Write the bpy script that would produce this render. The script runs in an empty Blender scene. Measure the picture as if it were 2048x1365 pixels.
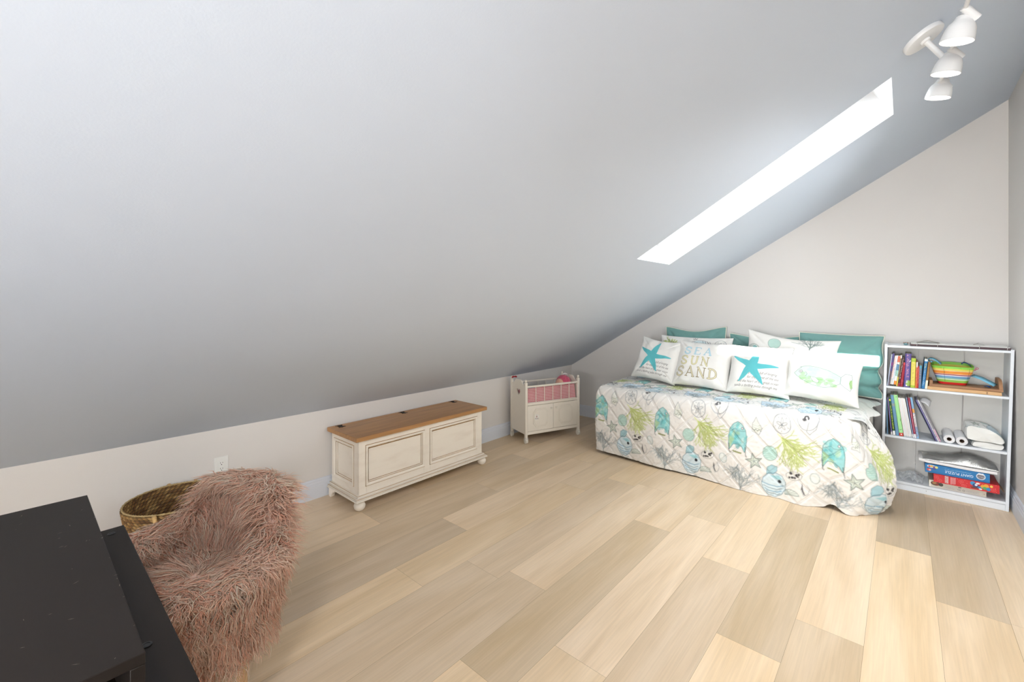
import bpy, bmesh, math, random
import numpy as np
from mathutils import Vector, Matrix
R_ = math.radians
PI = math.pi
rnd = random.Random(7)
rng = np.random.default_rng(11)
SC = bpy.context.scene
COL = SC.collection

# ------------------------------------------------------------------ colour
def lin1(c):
    return c / 12.92 if c <= 0.04045 else ((c + 0.055) / 1.055) ** 2.4
def lin(rgb):
    return tuple(lin1(v / 255.0) for v in rgb)
def lin_np(a):
    a = np.asarray(a, float)
    return np.where(a <= 0.04045, a / 12.92, ((a + 0.055) / 1.055) ** 2.4)

# ------------------------------------------------------------------ materials
MATS = {}
def mat(name, rgb=None, rough=0.6, metal=0.0, noise=0.0, nscale=8.0, bump=0.0, bscale=60.0,
        attr=False, emit=None, sheen=0.0, stretch=(1, 1, 1), spec=0.5):
    if name in MATS:
        return MATS[name]
    m = bpy.data.materials.new(name)
    m.use_nodes = True
    nt = m.node_tree
    N, L = nt.nodes, nt.links
    b = N['Principled BSDF']
    b.inputs['Roughness'].default_value = rough
    b.inputs['Metallic'].default_value = metal
    b.inputs['Specular IOR Level'].default_value = spec
    if sheen:
        b.inputs['Sheen Weight'].default_value = sheen
        b.inputs['Sheen Roughness'].default_value = 0.5
    tc = N.new('ShaderNodeTexCoord')
    mp = N.new('ShaderNodeMapping')
    mp.inputs['Scale'].default_value = stretch
    L.new(tc.outputs['Object'], mp.inputs['Vector'])
    if attr:
        a = N.new('ShaderNodeAttribute')
        a.attribute_name = 'Col'
        src = a.outputs['Color']
    else:
        c = N.new('ShaderNodeRGB')
        c.outputs[0].default_value = (*lin(rgb), 1)
        src = c.outputs[0]
    if noise:
        nz = N.new('ShaderNodeTexNoise')
        nz.inputs['Scale'].default_value = nscale
        nz.inputs['Detail'].default_value = 5
        L.new(mp.outputs[0], nz.inputs['Vector'])
        mr = N.new('ShaderNodeMapRange')
        mr.inputs['From Min'].default_value = 0.3
        mr.inputs['From Max'].default_value = 0.7
        mr.inputs['To Min'].default_value = 1 - noise
        mr.inputs['To Max'].default_value = 1 + noise
        L.new(nz.outputs['Fac'], mr.inputs['Value'])
        hs = N.new('ShaderNodeHueSaturation')
        L.new(src, hs.inputs['Color'])
        L.new(mr.outputs[0], hs.inputs['Value'])
        src = hs.outputs[0]
    L.new(src, b.inputs['Base Color'])
    if bump:
        nb = N.new('ShaderNodeTexNoise')
        nb.inputs['Scale'].default_value = bscale
        nb.inputs['Detail'].default_value = 4
        L.new(mp.outputs[0], nb.inputs['Vector'])
        bp = N.new('ShaderNodeBump')
        bp.inputs['Strength'].default_value = bump
        bp.inputs['Distance'].default_value = 0.002
        L.new(nb.outputs['Fac'], bp.inputs['Height'])
        L.new(bp.outputs[0], b.inputs['Normal'])
    if emit:
        b.inputs['Emission Color'].default_value = (*lin(emit[0]), 1)
        b.inputs['Emission Strength'].default_value = emit[1]
    MATS[name] = m
    return m

def glass_mat():
    m = bpy.data.materials.new('window glass')
    m.use_nodes = True
    nt = m.node_tree
    N, L = nt.nodes, nt.links
    for n in list(N):
        if n.type != 'OUTPUT_MATERIAL':
            N.remove(n)
    out = [n for n in N if n.type == 'OUTPUT_MATERIAL'][0]
    t = N.new('ShaderNodeBsdfTransparent')
    t.inputs[0].default_value = (0.97, 0.98, 0.98, 1)
    g = N.new('ShaderNodeBsdfGlossy')
    g.inputs['Roughness'].default_value = 0.02
    mx = N.new('ShaderNodeMixShader')
    fr = N.new('ShaderNodeFresnel')
    fr.inputs[0].default_value = 1.3
    L.new(fr.outputs[0], mx.inputs[0])
    L.new(t.outputs[0], mx.inputs[1])
    L.new(g.outputs[0], mx.inputs[2])
    L.new(mx.outputs[0], out.inputs[0])
    return m

def plastic_mat(name, rgb, alpha):
    m = mat(name, rgb, rough=0.15, bump=0.6, bscale=90)
    nt = m.node_tree
    N, L = nt.nodes, nt.links
    b = N['Principled BSDF']
    out = [n for n in N if n.type == 'OUTPUT_MATERIAL'][0]
    t = N.new('ShaderNodeBsdfTransparent')
    mx = N.new('ShaderNodeMixShader')
    mx.inputs[0].default_value = alpha
    L.new(t.outputs[0], mx.inputs[1])
    L.new(b.outputs[0], mx.inputs[2])
    L.new(mx.outputs[0], out.inputs[0])
    return m

# ------------------------------------------------------------------ mesh building
class MB:
    def __init__(s):
        s.v, s.f = [], []
    def add(s, vs, fs):
        o = len(s.v)
        s.v += [tuple(p) for p in vs]
        s.f += [tuple(i + o for i in f) for f in fs]
        return s
    def box(s, x0, x1, y0, y1, z0, z1):
        vs = [(x0, y0, z0), (x1, y0, z0), (x1, y1, z0), (x0, y1, z0), (x0, y0, z1), (x1, y0, z1), (x1, y1, z1), (x0, y1, z1)]
        return s.add(vs, [(0, 3, 2, 1), (4, 5, 6, 7), (0, 1, 5, 4), (1, 2, 6, 5), (2, 3, 7, 6), (3, 0, 4, 7)])
    def hexa(s, p):            # 8 corner points, bottom ring then top ring
        return s.add(p, [(0, 3, 2, 1), (4, 5, 6, 7), (0, 1, 5, 4), (1, 2, 6, 5), (2, 3, 7, 6), (3, 0, 4, 7)])
    def prism(s, poly, depth, M):   # poly in local xy, extruded to z=depth, mapped by M
        n = len(poly)
        vs = [M @ Vector((x, y, 0)) for x, y in poly] + [M @ Vector((x, y, depth)) for x, y in poly]
        fs = [tuple(range(n))[::-1], tuple(range(n, 2 * n))]
        fs += [(i, (i + 1) % n, n + (i + 1) % n, n + i) for i in range(n)]
        return s.add(vs, fs)
    def lathe(s, prof, M=None, n=24, cap=True):   # prof list of (r, z)
        M = M or Matrix()
        o = []
        for r, z in prof:
            for k in range(n):
                a = 2 * PI * k / n
                o.append(M @ Vector((r * math.cos(a), r * math.sin(a), z)))
        fs = []
        for i in range(len(prof) - 1):
            for k in range(n):
                k2 = (k + 1) % n
                fs.append((i * n + k, i * n + k2, (i + 1) * n + k2, (i + 1) * n + k))
        if cap:
            fs.append(tuple(range(n))[::-1])
            fs.append(tuple((len(prof) - 1) * n + k for k in range(n)))
        return s.add(o, fs)
    def cyl(s, p0, p1, r, n=16, r1=None):
        p0, p1 = Vector(p0), Vector(p1)
        d = p1 - p0
        M = Matrix.Translation(p0) @ d.to_track_quat('Z', 'Y').to_matrix().to_4x4()
        return s.lathe([(r, 0), (r if r1 is None else r1, d.length)], M, n)
    def ball(s, c, r, n=16, sx=1, sy=1, sz=1, M=None):
        m = max(6, n // 2)
        prof = [(max(1e-5, r * math.sin(PI * i / m)), -r * math.cos(PI * i / m)) for i in range(m + 1)]
        T = Matrix.Translation(Vector(c)) @ (M or Matrix()) @ Matrix.Diagonal((sx, sy, sz, 1))
        return s.lathe(prof, T, n)
    def tube(s, path, r, n=8, closed=False, caps=True):
        P = [Vector(p) for p in path]
        m = len(P)
        vs, fs = [], []
        up = None
        for i in range(m):
            a = P[(i - 1) % m] if (closed or i > 0) else P[i]
            b = P[(i + 1) % m] if (closed or i < m - 1) else P[i]
            t = (b - a).normalized()
            if up is None:
                up = Vector((0, 0, 1)) if abs(t.z) < 0.9 else Vector((1, 0, 0))
            x = (up - t * up.dot(t))
            if x.length < 1e-6:
                x = t.orthogonal()
            x.normalize()
            up = x
            y = t.cross(x)
            rr = r[i] if hasattr(r, '__len__') else r
            for k in range(n):
                ang = 2 * PI * k / n
                vs.append(P[i] + x * (rr * math.cos(ang)) + y * (rr * math.sin(ang)))
        for i in range(m if closed else m - 1):
            for k in range(n):
                i2, k2 = (i + 1) % m, (k + 1) % n
                fs.append((i * n + k, i * n + k2, i2 * n + k2, i2 * n + k))
        if not closed and caps:
            fs.append(tuple(range(n))[::-1])
            fs.append(tuple((m - 1) * n + k for k in range(n)))
        return s.add(vs, fs)
    def xf(s, M):
        s.v = [tuple(M @ Vector(p)) for p in s.v]
        return s

def finish(me, name, m, parent, smooth, bevel, kind=None, label=None, solid=None):
    o = bpy.data.objects.new(name, me)
    COL.objects.link(o)
    if parent is not None:
        o.parent = parent
    if isinstance(m, (list, tuple)):
        for q in m:
            me.materials.append(q)
    elif m is not None:
        me.materials.append(m)
    if smooth:
        me.polygons.foreach_set('use_smooth', [True] * len(me.polygons))
        if smooth is not True:
            me.set_sharp_from_angle(angle=R_(smooth))
    if solid:
        md = o.modifiers.new('Solid', 'SOLIDIFY')
        md.thickness = solid
        md.offset = -1
    if bevel:
        md = o.modifiers.new('Bevel', 'BEVEL')
        md.width = bevel
        md.segments = 2
        md.limit_method = 'ANGLE'
        md.angle_limit = R_(40)
    if kind:
        o['kind'] = kind
    if label:
        o['label'] = label
    return o

def build(mb, name, m, parent=None, smooth=40, bevel=0, kind=None, label=None, solid=None):
    me = bpy.data.meshes.new(name)
    me.from_pydata([tuple(v) for v in mb.v], [], mb.f)
    me.validate()
    bm = bmesh.new()
    bm.from_mesh(me)
    bmesh.ops.recalc_face_normals(bm, faces=bm.faces)
    bm.to_mesh(me)
    bm.free()
    return finish(me, name, m, parent, smooth, bevel, kind, label, solid)

def np_mesh(V, Q, name, m, parent=None, smooth=True, cols=None, kind=None, label=None, solid=None):
    me = bpy.data.meshes.new(name)
    V = np.ascontiguousarray(V, np.float32)
    Q = np.ascontiguousarray(Q, np.int32)
    me.vertices.add(len(V))
    me.vertices.foreach_set('co', V.ravel())
    k = Q.shape[1]
    me.loops.add(Q.size)
    me.loops.foreach_set('vertex_index', Q.ravel())
    me.polygons.add(len(Q))
    me.polygons.foreach_set('loop_start', np.arange(0, Q.size, k, dtype=np.int32))
    me.polygons.foreach_set('loop_total', np.full(len(Q), k, np.int32))
    me.update(calc_edges=True)
    if cols is not None:
        a = me.color_attributes.new('Col', 'FLOAT_COLOR', 'POINT')
        c = np.ones((len(V), 4), np.float32)
        c[:, :3] = lin_np(cols)
        a.data.foreach_set('color', c.ravel())
    return finish(me, name, m, parent, smooth, 0, kind, label, solid)

def grid_faces(nu, nv, wrap_u=False):
    i = np.arange(nv - 1)[:, None]
    j = np.arange(nu if wrap_u else nu - 1)[None, :]
    j2 = (j + 1) % nu
    a = i * nu + j
    b = i * nu + j2
    return np.stack([a, b, b + nu, a + nu], -1).reshape(-1, 4)

# ------------------------------------------------------------------ object bookkeeping
def tag(o, label, cat, group=None, kind=None):
    o['label'] = label
    o['category'] = cat
    if group:
        o['group'] = group
    if kind:
        o['kind'] = kind
    return o
def thing(name, label, cat, loc=(0, 0, 0), rot=(0, 0, 0), group=None):
    o = bpy.data.objects.new(name, None)
    COL.objects.link(o)
    o.empty_display_size = 0.1
    o.location = loc
    o.rotation_euler = rot
    return tag(o, label, cat, group)
def struct(mb, name, m, smooth=40, bevel=0, parent=None):
    return build(mb, name, m, parent, smooth, bevel, kind=None if parent else 'structure')

# ------------------------------------------------------------------ painting on vertex grids
class Canvas:
    """colours of a regular grid of vertices; x to the right, y up, metres"""
    def __init__(s, w, h, cell, rgb):
        s.w, s.h, s.cell = w, h, cell
        s.nx, s.ny = max(2, int(round(w / cell)) + 1), max(2, int(round(h / cell)) + 1)
        s.a = np.empty((s.ny, s.nx, 3))
        s.a[:] = np.array(rgb) / 255.0
        s.xs = np.linspace(0, w, s.nx)
        s.ys = np.linspace(0, h, s.ny)
    def win(s, x0, x1, y0, y1):
        i0 = max(0, int(math.floor(x0 / s.w * (s.nx - 1)))); i1 = min(s.nx, int(math.ceil(x1 / s.w * (s.nx - 1))) + 1)
        j0 = max(0, int(math.floor(y0 / s.h * (s.ny - 1)))); j1 = min(s.ny, int(math.ceil(y1 / s.h * (s.ny - 1))) + 1)
        if i0 >= i1 or j0 >= j1:
            return None
        X, Y = np.meshgrid(s.xs[i0:i1], s.ys[j0:j1])
        return (slice(j0, j1), slice(i0, i1)), X, Y
    def blend(s, sl, cov, rgb, alpha):
        c = (np.clip(cov, 0, 1) * alpha)[..., None]
        s.a[sl] = s.a[sl] * (1 - c) + np.array(rgb) / 255.0 * c
    def rect(s, x0, x1, y0, y1, rgb, alpha=1):
        s.poly([(x0, y0), (x1, y0), (x1, y1), (x0, y1)], rgb, alpha)
    @staticmethod
    def dist(pts, X, Y, closed):
        P = np.array(pts, float)
        d = np.full(X.shape, 1e9)
        n = len(P)
        for k in range(n if closed else n - 1):
            a, b = P[k], P[(k + 1) % n]
            ab = b - a
            l2 = max(ab @ ab, 1e-12)
            t = np.clip(((X - a[0]) * ab[0] + (Y - a[1]) * ab[1]) / l2, 0, 1)
            d = np.minimum(d, (X - a[0] - t * ab[0]) ** 2 + (Y - a[1] - t * ab[1]) ** 2)
        return np.sqrt(d)
    @staticmethod
    def inside(pts, X, Y):
        r = np.zeros(X.shape, bool)
        n = len(pts)
        for k in range(n):
            (ax, ay), (bx, by) = pts[k], pts[(k + 1) % n]
            if ay == by:
                continue
            c = ((ay > Y) != (by > Y)) & (X < (bx - ax) * (Y - ay) / (by - ay) + ax)
            r ^= c
        return r
    def poly(s, pts, rgb, alpha=1, fade=None):
        xs = [p[0] for p in pts]; ys = [p[1] for p in pts]
        w = s.win(min(xs) - s.cell, max(xs) + s.cell, min(ys) - s.cell, max(ys) + s.cell)
        if not w:
            return
        sl, X, Y = w
        d = s.dist(pts, X, Y, True)
        sd = np.where(s.inside(pts, X, Y), -d, d)
        cov = 0.5 - sd / s.cell
        if fade is not None:
            cov = np.clip(cov, 0, 1) * fade(X, Y)
        s.blend(sl, cov, rgb, alpha)
    def line(s, pts, wid, rgb, alpha=1, closed=False):
        xs = [p[0] for p in pts]; ys = [p[1] for p in pts]
        m = wid + s.cell * 2
        w = s.win(min(xs) - m, max(xs) + m, min(ys) - m, max(ys) + m)
        if not w:
            return
        sl, X, Y = w
        d = s.dist(pts, X, Y, closed)
        eff = max(wid, s.cell)
        s.blend(sl, 0.5 + (eff / 2 - d) / s.cell, rgb, alpha * min(1, wid / eff))
    def ell(s, cx, cy, rx, ry, rgb, alpha=1, rot=0, n=28, outline=None, ow=0.003):
        p = ell_pts(cx, cy, rx, ry, rot, n)
        if rgb is not None:
            s.poly(p, rgb, alpha)
        if outline is not None:
            s.line(p, ow, outline, 1, True)
        return p
    def text(s, string, x, y, size, rgb, alpha=1, shear=0, sx=1, rot=0, align='L'):
        T = text_tris(string) * size
        if len(T) == 0:
            return
        T = T.copy()
        T[..., 0] = (T[..., 0] + shear * T[..., 1]) * sx
        wd = T[..., 0].max()
        if align == 'C':
            T[..., 0] -= wd / 2
        c, q = math.cos(rot), math.sin(rot)
        X0, Y0 = T[..., 0].copy(), T[..., 1].copy()
        T[..., 0] = x + c * X0 - q * Y0
        T[..., 1] = y + q * X0 + c * Y0
        w = s.win(T[..., 0].min() - s.cell, T[..., 0].max() + s.cell, T[..., 1].min() - s.cell, T[..., 1].max() + s.cell)
        if not w:
            return
        sl, X, Y = w
        cov = np.zeros(X.shape)
        K = 3
        for ox in range(K):
            for oy in range(K):
                hx, hy = X + ((ox + .5) / K - .5) * s.cell, Y + ((oy + .5) / K - .5) * s.cell
                hit = np.zeros(X.shape, bool)
                for t in T:
                    x0, x1, y0, y1 = t[:, 0].min(), t[:, 0].max(), t[:, 1].min(), t[:, 1].max()
                    ii = np.where((hx[0] >= x0) & (hx[0] <= x1))[0]
                    jj = np.where((hy[:, 0] >= y0) & (hy[:, 0] <= y1))[0]
                    if len(ii) == 0 or len(jj) == 0:
                        continue
                    ix = np.ix_(jj, ii)
                    px, py = hx[ix], hy[ix]
                    (ax, ay), (bx, by), (cx, cy) = t
                    d1 = (px - bx) * (ay - by) - (ax - bx) * (py - by)
                    d2 = (px - cx) * (by - cy) - (bx - cx) * (py - cy)
                    d3 = (px - ax) * (cy - ay) - (cx - ax) * (py - ay)
                    hit[ix] |= ~(((d1 < 0) | (d2 < 0) | (d3 < 0)) & ((d1 > 0) | (d2 > 0) | (d3 > 0)))
                cov += hit
        s.blend(sl, cov / K / K, rgb, alpha)
    def scribble(s, x0, x1, y, hgt, rgb, alpha=1, wid=0.0012, vertical=False, seed=0):
        """letter-like marks where the photo shows lettering too small to read"""
        r = random.Random(seed)
        t = x0
        while t < x1:
            lw = hgt * r.uniform(0.45, 0.75)
            pts = [(t + lw * r.uniform(0, 1), y + hgt * r.uniform(0, 1)) for _ in range(r.choice([3, 3, 4]))]
            pts[0] = (t, y if r.random() < .5 else y + hgt)
            if vertical:
                pts = [(q - y + 0.0, p) for p, q in pts]
                pts = [(y + a, b) for a, b in pts]
            s.line(pts, wid, rgb, alpha)
            t += lw * 1.35
            if r.random() < 0.16:
                t += hgt * 0.5
    def verts(s, fn=None):
        X, Y = np.meshgrid(s.xs, s.ys)
        return X.ravel(), Y.ravel(), s.a.reshape(-1, 3)

def ell_pts(cx, cy, rx, ry, rot=0, n=28, a0=0, a1=2 * PI, endpoint=False):
    out = []
    c, q = math.cos(rot), math.sin(rot)
    for k in range(n + (1 if endpoint else 0)):
        a = a0 + (a1 - a0) * k / n
        x, y = rx * math.cos(a), ry * math.sin(a)
        out.append((cx + c * x - q * y, cy + q * x + c * y))
    return out

_TT = {}
def text_tris(string):
    if string not in _TT:
        cu = bpy.data.curves.new('t', 'FONT')
        cu.body = string
        cu.resolution_u = 2
        o = bpy.data.objects.new('t', cu)
        COL.objects.link(o)
        dg = bpy.context.evaluated_depsgraph_get()
        me = o.evaluated_get(dg).to_mesh()
        me.calc_loop_triangles()
        v = np.array([q.co[:2] for q in me.vertices]) if len(me.vertices) else np.zeros((0, 2))
        t = np.array([list(q.vertices) for q in me.loop_triangles], int) if len(me.loop_triangles) else np.zeros((0, 3), int)
        _TT[string] = v[t] if len(t) else np.zeros((0, 3, 2))
        o.evaluated_get(dg).to_mesh_clear()
        bpy.data.objects.remove(o)
        bpy.data.curves.remove(cu)
    return _TT[string]

def smoothnoise(X, Y, scale, seed):
    """cheap value noise on arrays"""
    r = np.random.default_rng(seed)
    G = r.uniform(-1, 1, (64, 64))
    u, v = X / scale + 100.3, Y / scale + 100.7
    i, j = np.floor(u).astype(int), np.floor(v).astype(int)
    fu, fv = u - i, v - j
    fu, fv = fu * fu * (3 - 2 * fu), fv * fv * (3 - 2 * fv)
    g = lambda a, b: G[a % 64, b % 64]
    return (g(i, j) * (1 - fu) + g(i + 1, j) * fu) * (1 - fv) + (g(i, j + 1) * (1 - fu) + g(i + 1, j + 1) * fu) * fv
# ================================================================== CAMERA
YAW = R_(41.6087)
cam_d = bpy.data.cameras.new('camera')
cam = bpy.data.objects.new('camera', cam_d)
COL.objects.link(cam)
cam.location = (3.0613, -4.5592, 1.35)
cam.rotation_euler = (PI / 2, 0, YAW)
cam_d.sensor_width = 36
cam_d.lens = 880.03 / 2048 * 36
cam_d.shift_y = -(682.5 - 609.28) / 2048
cam_d.clip_start = 0.02
SC.camera = cam

# ================================================================== ROOM SHELL
XR, YF, ZK, SL = 3.6085, -7.2, 0.6033, 0.6002      # right wall, front wall, knee wall height, roof slope
def zc(x):
    return ZK + SL * x
M_WALL = mat('beige wall paint', (224, 220, 216), 0.85, bump=0.12, bscale=220)
M_CEIL = mat('ceiling paint', (203, 212, 225), 0.9, bump=0.10, bscale=180)
M_TRIM = mat('white trim paint', (218, 222, 230), 0.42)
M_SHAFT = mat('white shaft paint', (246, 246, 246), 0.7)

# floor: one mesh, every plank with its own tone
M_FLOOR = None
def floor_mat():
    m = mat('oak planks', attr=True, rough=0.42, spec=0.4)
    nt = m.node_tree
    N, L = nt.nodes, nt.links
    b = N['Principled BSDF']
    at = [n for n in N if n.type == 'ATTRIBUTE'][0]
    tc = [n for n in N if n.type == 'TEX_COORD'][0]
    of = N.new('ShaderNodeAttribute'); of.attribute_name = 'Off'
    ad = N.new('ShaderNodeVectorMath'); ad.operation = 'ADD'
    L.new(tc.outputs['Object'], ad.inputs[0]); L.new(of.outputs['Vector'], ad.inputs[1])
    def nz(scale, detail, sc):
        mp = N.new('ShaderNodeMapping'); mp.inputs['Scale'].default_value = sc
        L.new(ad.outputs[0], mp.inputs['Vector'])
        n = N.new('ShaderNodeTexNoise'); n.inputs['Scale'].default_value = scale; n.inputs['Detail'].default_value = detail
        n.inputs['Distortion'].default_value = 0.6
        L.new(mp.outputs[0], n.inputs['Vector'])
        return n.outputs['Fac']
    broad = nz(3.0, 3, (3.2, 0.38, 1))
    fine = nz(60.0, 4, (2.2, 0.06, 1))
    def rng_(src, a, b_, lo=.35, hi=.65):
        r = N.new('ShaderNodeMapRange'); r.inputs['From Min'].default_value = lo; r.inputs['From Max'].default_value = hi
        r.inputs['To Min'].default_value = a; r.inputs['To Max'].default_value = b_
        L.new(src, r.inputs['Value']); return r.outputs[0]
    mu = N.new('ShaderNodeMath'); mu.operation = 'MULTIPLY'
    L.new(rng_(broad, 0.93, 1.06), mu.inputs[0]); L.new(rng_(fine, 0.95, 1.035), mu.inputs[1])
    hs = N.new('ShaderNodeHueSaturation')
    L.new(at.outputs['Color'], hs.inputs['Color']); L.new(mu.outputs[0], hs.inputs['Value'])
    L.new(rng_(broad, 1.08, 0.94), hs.inputs['Saturation'])
    L.new(hs.outputs[0], b.inputs['Base Color'])
    bp = N.new('ShaderNodeBump'); bp.inputs['Strength'].default_value = 0.08; bp.inputs['Distance'].default_value = 0.001
    L.new(fine, bp.inputs['Height']); L.new(bp.outputs[0], b.inputs['Normal'])
    return m
def make_floor():
    W, X0 = 0.2286, 2.0317
    known = {-5: [-2.775], -6: [-2.255], -8: [-2.62], -2: [-2.905], -4: [-3.27], -1: [-3.44, -1.99], -7: [-1.59],
             0: [-3.145, -1.695], 1: [-2.125], 2: [-2.65], 3: [-2.34], 4: [-1.305], 5: [-1.78], 6: [-0.29]}
    tone = {(0, -2.4): 1.05, (0, -1.0): 0.99, (1, -1.5): 1.05, (1, -2.8): 0.985, (2, -2.2): 0.93, (2, -3.2): 1.07, (3, -1.5): 1.07, (3, -3): 0.97,
            (4, -2): 1.06, (4, -0.9): 0.9, (5, -1.2): 0.93, (5, -2.5): 1.03, (-1, -2.6): 0.94, (-1, -1.0): 1.04, (-1, -4): 1.06, (-2, -2.2): 1.04,
            (-2, -3.5): 0.97, (-3, -2.5): 1.0, (-4, -2.6): 1.02, (-4, -3.8): 1.04, (-5, -2): 1.05, (-5, -3.2): 0.95, (-6, -1.5): 0.98, (-6, -3): 0.97}
    V, Q, Cc, Of = [], [], [], []
    base = np.array((221, 197, 165)) / 255.0
    r = random.Random(3)
    for k in range(-9, 8):
        x0 = max(X0 + W * k, 0.0); x1 = min(X0 + W * (k + 1), XR)
        if x1 - x0 < 0.004:
            continue
        ys = list(known.get(k, [])) or [r.uniform(-2.6, -1.4)]
        while min(ys) > YF:
            ys.append(min(ys) - 1.45 - r.uniform(-.05, .05))
        while max(ys) < 0:
            ys.append(max(ys) + 1.45)
        ys = sorted(ys)
        for a, b in zip(ys[:-1], ys[1:]):
            a, b = max(a, YF), min(b, 0.0)
            if b - a < 0.01:
                continue
            t = 1 + r.uniform(-.05, .05)
            for (kk, yy), tv in tone.items():
                if kk == k and a < yy < b:
                    t = tv
            g = 0.0004
            n = len(V)
            V += [(x0 + g, a + g, 0), (x1 - g, a + g, 0), (x1 - g, b - g, 0), (x0 + g, b - g, 0)]
            Q.append((n, n + 1, n + 2, n + 3))
            warm = r.uniform(-.012, .012)
            Cc += [np.clip(base * t * np.array((1 + warm * .4, 1, 1 - warm * 1.5)), 0, 1)] * 4
            Of += [(r.uniform(0, 40), r.uniform(0, 40), r.uniform(0, 9))] * 4
    n = len(V)
    V += [(-0.1, YF - .1, -0.0015), (XR + .1, YF - .1, -0.0015), (XR + .1, 0.1, -0.0015), (-0.1, 0.1, -0.0015)]
    Q.append((n, n + 1, n + 2, n + 3))
    Cc += [np.array((128, 100, 70)) / 255] * 4
    Of += [(0, 0, 0)] * 4
    o = np_mesh(V, Q, 'floor', floor_mat(), smooth=False, cols=np.array(Cc))
    at = o.data.attributes.new('Off', 'FLOAT_VECTOR', 'POINT')
    at.data.foreach_set('vector', np.array(Of, np.float32).ravel())
    o['kind'] = 'structure'
    return o
make_floor()

def slab_with_hole(mb, u0, u1, top, bot, hole, thick, place):
    """wall panel in (u, z): pieces round a rectangular hole, each thick deep; place(u, d, z) -> xyz"""
    def piece(a, b, z0a, z0b, z1a, z1b):
        p = [place(a, 0, z0a), place(b, 0, z0b), place(b, thick, z0b), place(a, thick, z0a),
             place(a, 0, z1a), place(b, 0, z1b), place(b, thick, z1b), place(a, thick, z1a)]
        mb.hexa(p)
    if not hole:
        piece(u0, u1, bot, bot, top(u0), top(u1)); return
    hs = sorted(hole)
    cur = u0
    for h0, h1, z0, z1 in hs:
        if h0 > cur:
            piece(cur, h0, bot, bot, top(cur), top(h0))
        piece(h0, h1, bot, bot, z0, z0)
        piece(h0, h1, z1, z1, top(h0), top(h1))
        cur = h1
    piece(cur, u1, bot, bot, top(cur), top(u1))

T = 0.14
mb = MB(); slab_with_hole(mb, YF, 0, lambda u: ZK + .0, -0.01, [], T, lambda u, d, z: (-d, u, z)); struct(mb, 'wall_left', M_WALL)
mb = MB(); slab_with_hole(mb, -T, XR + T, lambda u: max(zc(u), ZK) + .05, -0.01, [], T, lambda u, d, z: (u, d, z)); struct(mb, 'wall_back', M_WALL)
W2 = (-1.65, -1.00, 1.05, 1.75)  # made-up unseen window, brightens the bed corner and the ceiling above it
W3 = (2.40, 3.50, 1.860, 1.955)            # added unseen slot that cuts the sun to a strip on the pillows
W4 = (-5.35, -4.75, 1.00, 1.70)  # made-up unseen window, throws light on the chair and ceiling
mb = MB(); slab_with_hole(mb, YF, 0, lambda u: zc(XR) + .05, -0.01, [W4, W2], T, lambda u, d, z: (XR + d, u, z)); struct(mb, 'wall_right', M_WALL)
mb = MB()
slab_with_hole(mb, -T, 2.40, lambda u: max(zc(u), ZK) + .05, -0.01, [], T, lambda u, d, z: (u, YF - d, z))
slab_with_hole(mb, 2.40, XR + T, lambda u: 1.78, -0.01, [(2.42, 3.48, 0.0, 1.76)], T, lambda u, d, z: (u, YF - d, z))  # added doorway opening for the fill light beyond
slab_with_hole(mb, 2.40, XR + T, lambda u: zc(u) + .05, 1.78, [W3], T, lambda u, d, z: (u, YF - d, z))
struct(mb, 'wall_front', M_WALL)

# sloped ceiling with the skylight opening, its shaft and the roof deck
SX0, SX1, SY0, SY1, SD = 1.745, 3.022, -1.833, -1.293, 0.30
nrm = Vector((-SL, 0, 1)).normalized()
def cpt(x, y, d):
    p = Vector((x, y, zc(x)))
    return p + nrm * d
mb = MB()
xe = XR + T + .05
for d, flip in ((0, 1), (SD, 0)):
    xs = [-.02 if d == 0 else -0.1, SX0, SX1, xe]; ys = [YF - T - .05, SY0, SY1, T + .05]
    for i in range(3):
        for j in range(3):
            if i == 1 and j == 1:
                continue
            p = [cpt(xs[i], ys[j], d), cpt(xs[i + 1], ys[j], d), cpt(xs[i + 1], ys[j + 1], d), cpt(xs[i], ys[j + 1], d)]
            mb.add(p, [(0, 1, 2, 3)])
struct(mb, 'ceiling', M_CEIL, smooth=False)
mb = MB()
cr = [(SX0, SY0), (SX1, SY0), (SX1, SY1), (SX0, SY1)]
for i in range(4):
    a, b = cr[i], cr[(i + 1) % 4]
    mb.add([cpt(*a, -.0005), cpt(*b, -.0005), cpt(*b, SD), cpt(*a, SD)], [(0, 1, 2, 3)])
# drywall edge bead round the opening
sk = struct(mb, 'window_1', M_SHAFT, smooth=False)
mb = MB()
fw = 0.05
fr = [(SX0, SX1, SY0, SY0 + fw), (SX0, SX1, SY1 - fw, SY1), (SX0, SX0 + fw, SY0 + fw, SY1 - fw), (SX1 - fw, SX1, SY0 + fw, SY1 - fw)]
for x0, x1, y0, y1 in fr:
    mb.hexa([cpt(x0, y0, SD - .06), cpt(x1, y0, SD - .06), cpt(x1, y1, SD - .06), cpt(x0, y1, SD - .06),
             cpt(x0, y0, SD), cpt(x1, y0, SD), cpt(x1, y1, SD), cpt(x0, y1, SD)])
build(mb, 'window_frame', M_TRIM, sk, bevel=.004)
M_GLASS = glass_mat()
def pane(pts, parent):
    mb = MB(); n = (Vector(pts[1]) - Vector(pts[0])).cross(Vector(pts[2]) - Vector(pts[0])).normalized() * .004
    mb.hexa([Vector(p) for p in pts] + [Vector(p) + n for p in pts])
    return build(mb, 'window_pane', M_GLASS, parent, smooth=False)
pane([cpt(SX0 + fw, SY0 + fw, SD - .03), cpt(SX1 - fw, SY0 + fw, SD - .03), cpt(SX1 - fw, SY1 - fw, SD - .03), cpt(SX0 + fw, SY1 - fw, SD - .03)], sk)

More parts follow.
